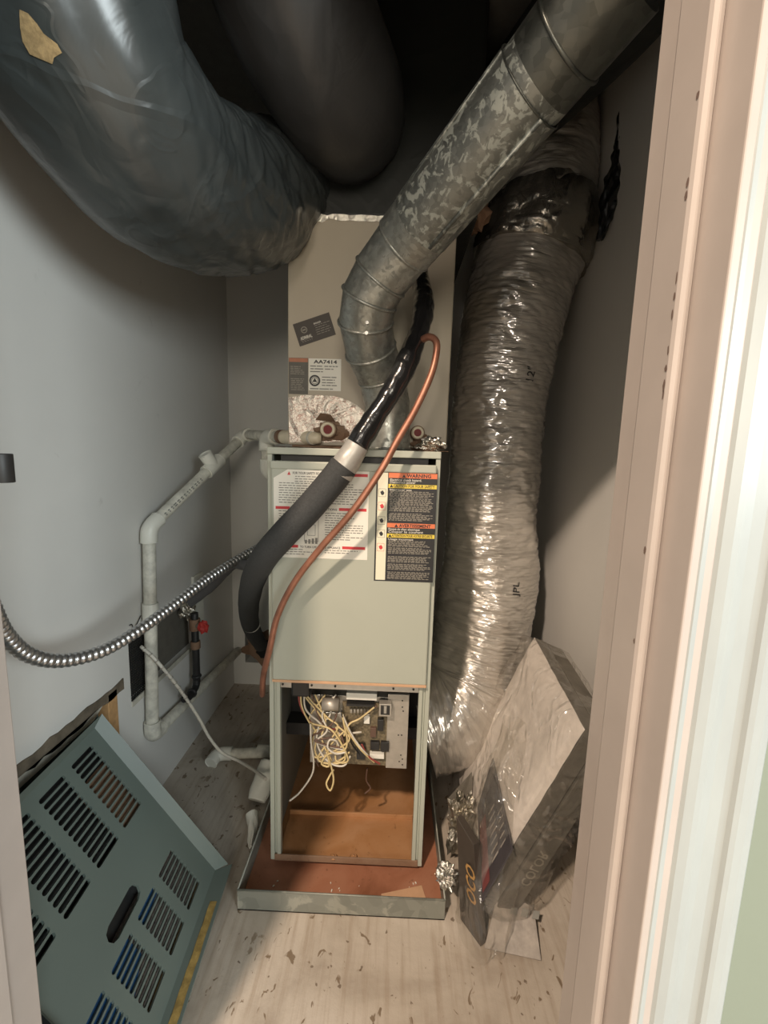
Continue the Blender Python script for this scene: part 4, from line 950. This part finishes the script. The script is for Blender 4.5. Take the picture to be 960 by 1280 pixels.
seg(Pa, Pf, pr_, 'lower_run_pipe', 'pvc_dirty'); elbow(Pa, Pb, Pf, .050, .045, mat='pvc_dirty')
c = V((-.66, YB - .012, .20)); 
t2 = thing('rough_wall_hole', 'dark ragged hole in the back wall low behind the furnace where pipes enter', 'hole', (-.6, YB, .1))
clump('broken_edge', (-.60, YB - .004, .205), (.13, .010, .085), 'rust_dark', t2, 3, .5, 28)
clump('hole_shade', (-.57, YB - .016, .205), (.085, .006, .055), 'dark', t2, 6, .4, 24)  # flat black lump gives the hole its inner darkness
# floor stub
t = thing('floor_pipe_stub', 'short white plastic pipe with elbow lying on floor left of furnace', 'pipe', (-.6, 1.46, 0))
a = V((-.652, 1.458, .028)); b = V((PX0 - .006, 1.475, .034))
seg(a, b, .019, 'pipe', 'pvc_dirty'); elbow(a, b, a + V((-.02, -.1, -.02)), .055, .042, r=.0245)
seg(b + V((-.12, 0, 0)), b + V((-.07, 0, 0)), .0235, 'coupling', 'pvc_dirty')
# white cap / bag beside the pan
t = thing('white_plastic_scrap', 'crushed white plastic cup and torn bag leaning on left side of drain pan', 'scrap')
t.location = (-.43, 1.25, 0)
m = MB(); m.sweep([(-.425, 1.24, .035), (-.415, 1.29, .075), (-.405, 1.33, .098)], lambda q: .030 + .008 * q, 20, 24, lambda s, th, e: .006 * fnoise(s * 20, th, 4)); m.build('crushed_cup', 'pvc', t, True)
m = MB(); m.sweep([(-.428, 1.20, .022), (-.412, 1.16, .014), (-.398, 1.10, .007)], lambda q: .020 - .015 * q, 16, 18, lambda s, th, e: .006 * fnoise(s * 30, th, 2)); m.build('torn_bag', 'pvc', t)

# ------------------------------------------------------------------ conduit, thin insulated line, valve, wire
t = thing('flexible_conduit', 'ribbed flexible metal conduit sagging across the left wall to the furnace', 'conduit', at(60, 825, .75))
FP = [(-14, 752, .66), (6, 792, .70), (35, 818, .74), (75, 826, .79), (125, 815, .86), (170, 790, .94), (215, 758, 1.04), (262, 722, 1.16), (305, 695, 1.28), (335, 678, 1.36)]
FPw = [at(*q) for q in FP]
for p in FPw: p.x = max(p.x, XL + .018)
FPw[-1].x = min(FPw[-1].x, FX0 - .004)
MB().sweep(FPw, .0122, 1000, 14, lambda s, th, e: .0026 * abs(math.sin(s * math.pi / .0125))).build('ribbed_tube', 'conduit', t, True)
t = thing('small_insulated_line', 'thin grey insulated line with foil-wrapped end above red valve', 'hose', at(245, 740, 1.4))
SP = [(318, 709, 1.18), (305, 706, 1.25), (292, 705, 1.32), (280, 716, 1.40), (265, 732, 1.46), (250, 744, 1.50), (237, 754, 1.52)]
SPw = [at(*q) for q in SP]
MB().sweep(SPw, .0175, 50, 18, lambda s, th, e: .0015 * fnoise(s * 30, th, 1)).build('foam_sleeve', 'foam_grey', t, True)
p = at(234, 762, 1.52); clump('foil_wrap', p, (.030, .026, .034), 'foil_tape', t, 2, .5, 26)
t = thing('gas_valve', 'dark iron pipe with red-handled shutoff valve at the wall recess', 'valve', (XL + .03, 1.50, .3))
gx, gy = XL + .050, 1.50
gp = lambda px, py: atx(px, py, gx)
def gs(z0, z1, r, nm, mat): MB().cyl((gx, gy, z0), (gx, gy, z1), r, n=18).build(nm, mat, t, True, bevel=.001)
zt = at(231, 775, gy).z
gs(.30, zt + .03, .0135, 'iron_pipe', 'dark_metal'); gs(zt - .028, zt - .006, .019, 'union_nut', 'steel_dull'); gs(.505 + .01, .56, .020, 'valve_body', 'rust_dark'); gs(.44, .47, .018, 'union_nut', 'rust_dark')
MB().cyl((gx, gy, .535), (gx + .042, gy - .028, .540), .010, n=14).build('valve_stem', 'steel_dull', t, True)
clump('red_handle', (gx + .046, gy - .030, .541), (.020, .014, .024), 'red', t, 3, .35, 18)
m = MB(); m.sweep([(gx, gy, .31), (gx, gy - .01, .285), (gx, gy - .06, .275), (gx - .0, gy - .10, .29)], .013, 24, 16); m.ring((gx, gy - .04, .277), (0, 1, 0), .013, .006); m.ring((gx, gy, .325), (0, 0, 1), .013, .006); m.build('lower_elbow', 'dark_metal', t, True)
t = thing('white_cable', 'white twisted cable hanging from the left wall down to the floor by furnace', 'cable', at(240, 880, 1.2))
WP = [(176, 808, 1.22), (192, 822, 1.21), (206, 838, 1.22), (222, 858, 1.26), (236, 878, 1.30), (250, 900, 1.32), (262, 922, 1.34), (278, 941, 1.35), (300, 952, 1.33), (318, 963, 1.28), (333, 974, 1.22)]
WPw = [at(*q) for q in WP]
for p in WPw: p.x = max(XL + .012, min(p.x, -.385))
MB().sweep(WPw, .0052, 90, 10).build('cable', 'wire_white', t, True)
m = MB()
L = catmull(WPw, 200)
for i in range(4, 80, 7): m.ring(L[i], L[i + 1] - L[i], .0052, .0022, 12, 6)
m.build('dark_spiral_marks', 'steel_dull', t, True)
t = thing('wall_hook', 'tiny wire hook on left wall beside the white riser', 'hook', atx(163, 782, XL))
p = atx(164, 782, XL + .006); m = MB(); m.sweep([p + V((-.006, 0, 0)), p + V((.002, 0, .004)), p + V((.008, -.004, -.004)), p + V((.004, .012, -.010)), p + V((0, .05, .012))], .0016, 24, 6); m.build('bent_wire', 'dark_metal', t, True)

# ------------------------------------------------------------------ louvred furnace door leaning on the left wall
T0 = V((-.772, .995, .487)); B0 = V((-.445, 1.017, .014))
u = (B0 - T0).normalized(); v = V((.1, -1, -.03)); v = (v - u * v.dot(u)).normalized(); nn = u.cross(v)
if nn.x < 0: nn = -nn
t = thing('louvred_panel', 'teal-grey louvred furnace door leaning against the left wall by the doorway', 'furnace door', (-.45, .85, 0))
LU, LV = .562, .455
def pm(a, b, d=0.0): return T0 + u * a + v * b + nn * d
blocksA = [(.040, .248, b0, b0 + .076, 13) for b0 in (.054, .154, .255, .355)]
blocksB = [(.385, .512, b0, b0 + .072, 9) for b0 in (.072, .167, .264, .361)]
handle = (.333, .368, .192, .305)
holes = []
for a0, a1, b0, b1, n in blocksA + blocksB:
    p_ = (a1 - a0) / n
    for i in range(n): holes.append((a0 + p_ * (i + .16), a0 + p_ * (i + .84), b0, b1))
holes.append(handle)
E0 = .018
def stadium(h):
    a0, a1, b0, b1 = h; r2 = min(a1 - a0, b1 - b0) / 2; out = []
    for ca, cb_, st in ((a1 - r2, b1 - r2, 0), (a0 + r2, b1 - r2, 1), (a0 + r2, b0 + r2, 2), (a1 - r2, b0 + r2, 3)):
        for k in (0, 1, 2):
            an_ = (st + k / 2) * math.pi / 2; out.append((ca + r2 * math.cos(an_), cb_ + r2 * math.sin(an_)))
    res = []
    for q in out:
        if not res or abs(q[0] - res[-1][0]) + abs(q[1] - res[-1][1]) > 1e-6: res.append(q)
    if abs(res[0][0] - res[-1][0]) + abs(res[0][1] - res[-1][1]) < 1e-6: res.pop()
    return res
bm = bmesh.new(); es = []; loops = [[(E0, E0), (LU - E0, E0), (LU - E0, LV - E0), (E0, LV - E0)]] + [stadium(h) for h in holes]; bl = []
for lp in loops:
    vv_ = [bm.verts.new((a, b, 0)) for a, b in lp]; bl.append(vv_)
    for k in range(len(vv_)): es.append(bm.edges.new((vv_[k], vv_[(k + 1) % len(vv_)])))
bmesh.ops.triangle_fill(bm, edges=es, use_beauty=True, use_dissolve=False, normal=(0, 0, 1))
bm.verts.index_update()
m = MB(); m.add([pm(q.co.x, q.co.y) for q in bm.verts], [tuple(w_.index for w_ in f_.verts) for f_ in bm.faces])
for vv_ in bl[1:]:
    o_ = len(m.v); k_ = len(vv_); m.v += [pm(q.co.x, q.co.y, -.006) for q in vv_]
    m.f += [(vv_[k].index, vv_[(k + 1) % k_].index, o_ + (k + 1) % k_, o_ + k) for k in range(k_)]
bm.free()
m.build('louvred_face', 'panel', t)
# the four flanges turn up towards the viewer round the recessed face
def flange(name, q, mat, th): return MB().slab(q, th).build(name, mat, t, bevel=.0008)
FH = .024
def ring_part(p0, p1, p2, p3): m.add([pm(*p0), pm(*p1), pm(*p2), pm(*p3)], [(0, 1, 2, 3)])
m = MB()
ring_part((0, 0, FH), (LU, 0, FH), (LU - E0, E0, 0), (E0, E0, 0)); m.build('back_flange', 'panel', t)
m = MB(); ring_part((0, 0, FH), (E0, E0, 0), (E0, LV - E0, 0), (0, LV, FH)); m.build('top_flange', 'panel', t)
m = MB(); ring_part((0, LV, FH), (E0, LV - E0, 0), (LU - E0, LV - E0, 0), (LU, LV, FH)); m.build('front_flange', 'panel', t)
m = MB(); m.slab([pm(LU - E0, E0, 0), pm(LU - E0, LV - E0, 0), pm(LU + .006, LV, FH + .008), pm(LU + .006, 0, FH + .008)], u * .002); m.build('bottom_flange', 'panel', t)
m = MB(); k_ = 24; vs_ = []
for i_ in range(k_ + 1):
    b_ = .10 + (LV - .12) * i_ / k_; w_ = .004 * fnoise(b_ * 30, 2, 2)
    vs_ += [pm(LU - E0 * .45 - .001, b_, FH * .55 + w_), pm(LU + .003 - .0015, b_, FH + .003 + w_)]
m.add(vs_, [(2 * i_, 2 * i_ + 1, 2 * i_ + 3, 2 * i_ + 2) for i_ in range(k_)]); m.build('yellow_gasket', 'insul_yellow', t)
m = MB(); a0, a1, b0, b1 = handle
m.add([pm(a0 - .004, b0 - .004, -.006), pm(a1 + .004, b0 - .004, -.006), pm(a1 + .004, b1 + .004, -.006), pm(a0 - .004, b1 + .004, -.006), pm(a0 - .004, b0 - .004, -.026), pm(a1 + .004, b0 - .004, -.026), pm(a1 + .004, b1 + .004, -.026), pm(a0 - .004, b1 + .004, -.026)], [(0, 1, 5, 4), (1, 2, 6, 5), (2, 3, 7, 6), (3, 0, 4, 7), (4, 5, 6, 7)])
m.build('recessed_handle', 'relay', t)
MB().slab([pm(.37, .02, -.014), pm(.513, .02, -.014), pm(.513, .44, -.014), pm(.37, .44, -.014)], nn * -.010).build('fibre_liner', 'insul_brown', t)
m = MB(); m.slab([pm(.375, .27, -.0085), pm(.44, .27, -.0085), pm(.52, .44, -.0085), pm(.375, .44, -.0085)], nn * -.002); m.slab([pm(.378, .165, -.0085), pm(.41, .165, -.0085), pm(.42, .25, -.0085), pm(.378, .25, -.0085)], nn * -.002); m.build('blue_film_strip', 'blue', t)
MB().slab([pm(.03, .02, -.020), pm(.34, .02, -.020), pm(.34, .44, -.020), pm(.03, .44, -.020)], nn * -.006).build('dark_liner', 'dark', t)
MB().slab([pm(.10, .04, -.016), pm(.25, .04, -.016), pm(.25, .145, -.016), pm(.10, .145, -.016)], nn * -.003).build('brown_backing', 'rust_dark', t)
MB().slab([pm(.514, .02, -.012), pm(.578, .02, -.012), pm(.578, .44, -.012), pm(.514, .44, -.012)], nn * -.010).build('edge_insulation', 'insul_yellow', t)

# ------------------------------------------------------------------ bagged filters in the right corner
A = at(668, 806, 1.30); Bp = at(731, 925, .88); Cc = at(596, 1163, .90); Cc.z = .012
e1 = (Bp - A); e2 = (Cc - Bp); e2 = e2 - e1 * (e2.dot(e1) / e1.dot(e1))   # square the corner
W1, W2 = e1.length, e2.length; e1n, e2n = e1.normalized(), e2.normalized(); fn = e1n.cross(e2n)
if fn.x > 0: fn = -fn
def fm(a, b, d=0.0): return A + e1n * a + e2n * b + fn * d
lowz = min(fm(0, W2, -.10).z, fm(W1, W2, -.10).z, fm(W1, W2, 0).z)
SH = V((0, 0, max(0, .004 - lowz))); A = A + SH
def filter_(label, d_front, th, off, group=None):
    t = thing('pleated_filter', label, 'air filter', fm(W1 / 2, W2, d_front))
    m = MB(); a0, a1, b0, b1 = 0 + off, W1 + off, 0, W2
    fw = .022
    for (p, q, r_, s) in ((a0, a1, b0, b0 + fw), (a0, a1, b1 - fw, b1), (a0, a0 + fw, b0 + fw, b1 - fw), (a1 - fw, a1, b0 + fw, b1 - fw)):
        m.slab([fm(p, r_, d_front), fm(q, r_, d_front), fm(q, s, d_front), fm(p, s, d_front)], fn * -th)
    fr = m.build('card_frame', 'frame_card', t, bevel=.001)
    m = MB(); n = 34; vs_ = []
    for i in range(n + 1):
        bb = b0 + fw + (b1 - b0 - 2 * fw) * i / n; dd_ = d_front - .004 - (.008 if i % 2 else 0)
        vs_ += [fm(a0 + fw, bb, dd_), fm(a1 - fw, bb, dd_)]
    m.add(vs_, [(2 * i, 2 * i + 1, 2 * i + 3, 2 * i + 2) for i in range(n)])
    m.build('pleated_media', 'media', t)
    return t, fr
t, fr = filter_('front white pleated air filter in clear plastic leaning in right corner', 0.0, .040, 0)
# the media sheet bulges loosely over the frame
m = MB(); G = 16; vs_ = []
for i in range(G + 1):
    for j in range(G + 1):
        a_, b_ = W1 * i / G, W2 * j / G; ed = min(i, G - i, j, G - j) / G
        vs_.append(fm(a_, b_, .0015 + .016 * min(1, ed * 8) + .006 * abs(fnoise(a_ * 14, b_ * 14, 2))))
m.add(vs_, [(i * (G + 1) + j, (i + 1) * (G + 1) + j, (i + 1) * (G + 1) + j + 1, i * (G + 1) + j + 1) for i in range(G) for j in range(G)])
m.build('outer_media_sheet', 'media', t, True)
t, fr = filter_('second pleated air filter stacked behind the front one, grey printed edge showing', -.044, .050, .004)
m = MB()
def side(a, b): return fm(W1 + .0052 + .0, W2 * .30 + a, -.050 - b)
m = MB(); put_text(m, 'COLOR', .034, lambda x, y: fm(W1 + .0052, W2 * .78 - x, -.060 - y), 0, 0, .02); m.build('edge_lettering', 'ink_pale', fr)
# clear bag round the filters
m = MB(); ns, nc = 46, 64; vs_ = []
for i in range(ns + 1):
    q = i / ns; b_ = -.022 + (W2 + .05) * q
    for j in range(nc):
        th = 2 * math.pi * j / nc; c_, s_ = math.cos(th), math.sin(th); k = 1 / max(abs(c_), abs(s_)) ** .9
        tp_ = min(1, q / .05, (1 - q) / .05) ** .5 * .6 + .4
        a_ = W1 / 2 + c_ * k * (W1 / 2 + .020) * (tp_ if q < .5 else max(.45, tp_)); d_ = -.040 + s_ * k * .080 * tp_
        wob = .012 * fnoise(a_ * 9, b_ * 9, th * .8) + .006 * fnoise(a_ * 30, b_ * 18, th * 2)
        p = fm(a_ + c_ * wob, b_, d_ + s_ * wob); p.z = max(p.z, .004); p.x = min(p.x, XR - .006); vs_.append(p)
m.add(vs_, [(i * nc + j, i * nc + (j + 1) % nc, (i + 1) * nc + (j + 1) % nc, (i + 1) * nc + j) for i in range(ns) for j in range(nc)])
tag(m.build('plastic_bag', 'film', None, True), 'clear crinkled plastic bag wrapped around the filters in the right corner', 'plastic bag')
# printed packaging sleeve
def onf(px, py, d):
    r = RW @ V(((px - CX) / FPX, (CY - py) / FPX, -1.0)); q = fm(0, 0, d); return CAM + r * ((q - CAM).dot(fn) / r.dot(fn))
def quadthing(name, label, cat, pts, th, mat, bevel=.001):
    q = [V(p) for p in pts]; n_ = (q[1] - q[0]).cross(q[3] - q[0]).normalized()
    t = thing(name, label, cat, (sum((p.x for p in q)) / 4, sum((p.y for p in q)) / 4, min(p.z for p in q)))
    o = MB().slab(q, n_ * th).build('sheet', mat, t, bevel=bevel); 
    U_ = (q[1] - q[0]); W_ = (q[3] - q[0]); f_ = n_ if n_.dot(CAM - q[0]) > 0 else -n_
    off = .0012 + (th if n_.dot(CAM - q[0]) > 0 else 0)
    return t, o, (lambda a, b: q[0] + U_ * a + W_ * b + f_ * off)
a = at(604, 1170, .86); a.z = .006; b = at(634, 1120, .98)
t, o, g = quadthing('printed_sleeve', 'slate blue and crimson printed card sleeve standing left of the bagged filter', 'packaging',
    [onf(604, 1128, .030), onf(642, 1062, .030), onf(617, 948, .030), onf(598, 1010, .030)], .004, 'print_blue')
m = MB(); rect(m, g, .06, .05, .30, .75); m.build('crimson_panel', 'print_red', o)
m = MB()
for k in range(7): rect(m, g, .40 + .0 * k, .16 + k * .085, .62, .185 + k * .085)
for k in range(5): rect(m, g, .70, .16 + k * .085, .86, .18 + k * .085)
m.build('white_print', 'dim_card', o)
q0 = V((.240, .915, .004)); q1 = V((.272, .885, .004))
t, o, g = quadthing('filter_box', 'narrow dark brown carton with gold lettering standing beside drain pan corner', 'carton',
    [q0 + V((-.008, .03, 0)), q1, q1 + V((-.018, .060, .22)), q0 + V((-.024, .080, .25))], .022, 'card')
m = MB(); put_text(m, 'OCO', .50, lambda x, y: g(.88 - y * 1.3, .32 + x * .30), 0, 0, .02); m.build('gold_lettering', 'gold', o)
# more paper layers
t, o, g = quadthing('white_card_sheet', 'creased white card sheet tucked behind the crumpled foil wrapper', 'card sheet',
    [at(562, 1060, 1.10), at(592, 1050, 1.10), at(590, 965, 1.20), at(560, 998, 1.20)], .003, 'frame_card')
t, o, g = quadthing('white_card_sheet', 'pale folded card at the foot of the bagged filters', 'card sheet',
    [V((.262, .870, .006)), V((.395, .850, .006)), V((.40, .93, .055)), V((.315, .955, .075))], .004, 'dim_card')
m = MB()
for k in range(3): rect(m, g, .30 + k * .2, .62, .42 + k * .2, .76)
m.build('grey_marks', 'ink_faint', o)
# crumpled foil and plastic wads beside the carton
o = clump('crumpled_foil', (.180, .972, .088), (.027, .024, .026), 'foil', None, 31, .55, 48); 
c = V((.195, 1.02, .05)); 
for vtx in o.data.vertices: vtx.co.z = max(vtx.co.z, .004)
tag(o, 'shiny crumpled aluminium foil wad against right side of drain pan', 'foil')
o = clump('crumpled_wrapper', at(578, 1030, 1.10), (.036, .035, .075), 'foil_tape', None, 36, .8, 48)
for vtx in o.data.vertices: vtx.co.z = max(vtx.co.z, .004)
tag(o, 'crumpled pinkish silver wrapper standing above the foil wad', 'wrapper')
m = MB(); ns, nc = 30, 40; vs_ = []
cen0 = V((.275, .93, .004)); 
for i in range(ns + 1):
    q = i / ns; c_ = V((.265 + .10 * q, .92 + .16 * q, .006 + .46 * q)); rad = (.10 + .03 * math.sin(q * 4)) * (1 - .35 * q)
    for j in range(nc):
        th = 2 * math.pi * j / nc; w_ = rad + .016 * fnoise(math.cos(th) * 2, math.sin(th) * 2, q * 4) + .006 * fnoise(th * 4, q * 12, 2)
        p = c_ + V((math.cos(th) * w_ * .62, math.sin(th) * w_ * .8, 0)); p.z = max(.003, p.z + .02 * fnoise(th, q * 5, 5) * q); vs_.append(p)
m.add(vs_, [(i * nc + j, i * nc + (j + 1) % nc, (i + 1) * nc + (j + 1) % nc, (i + 1) * nc + j) for i in range(ns) for j in range(nc)])
tag(m.build('plastic_wrap', 'film', None, True), 'loose clear plastic wrap around the brown carton and printed sleeve on floor', 'plastic wrap')
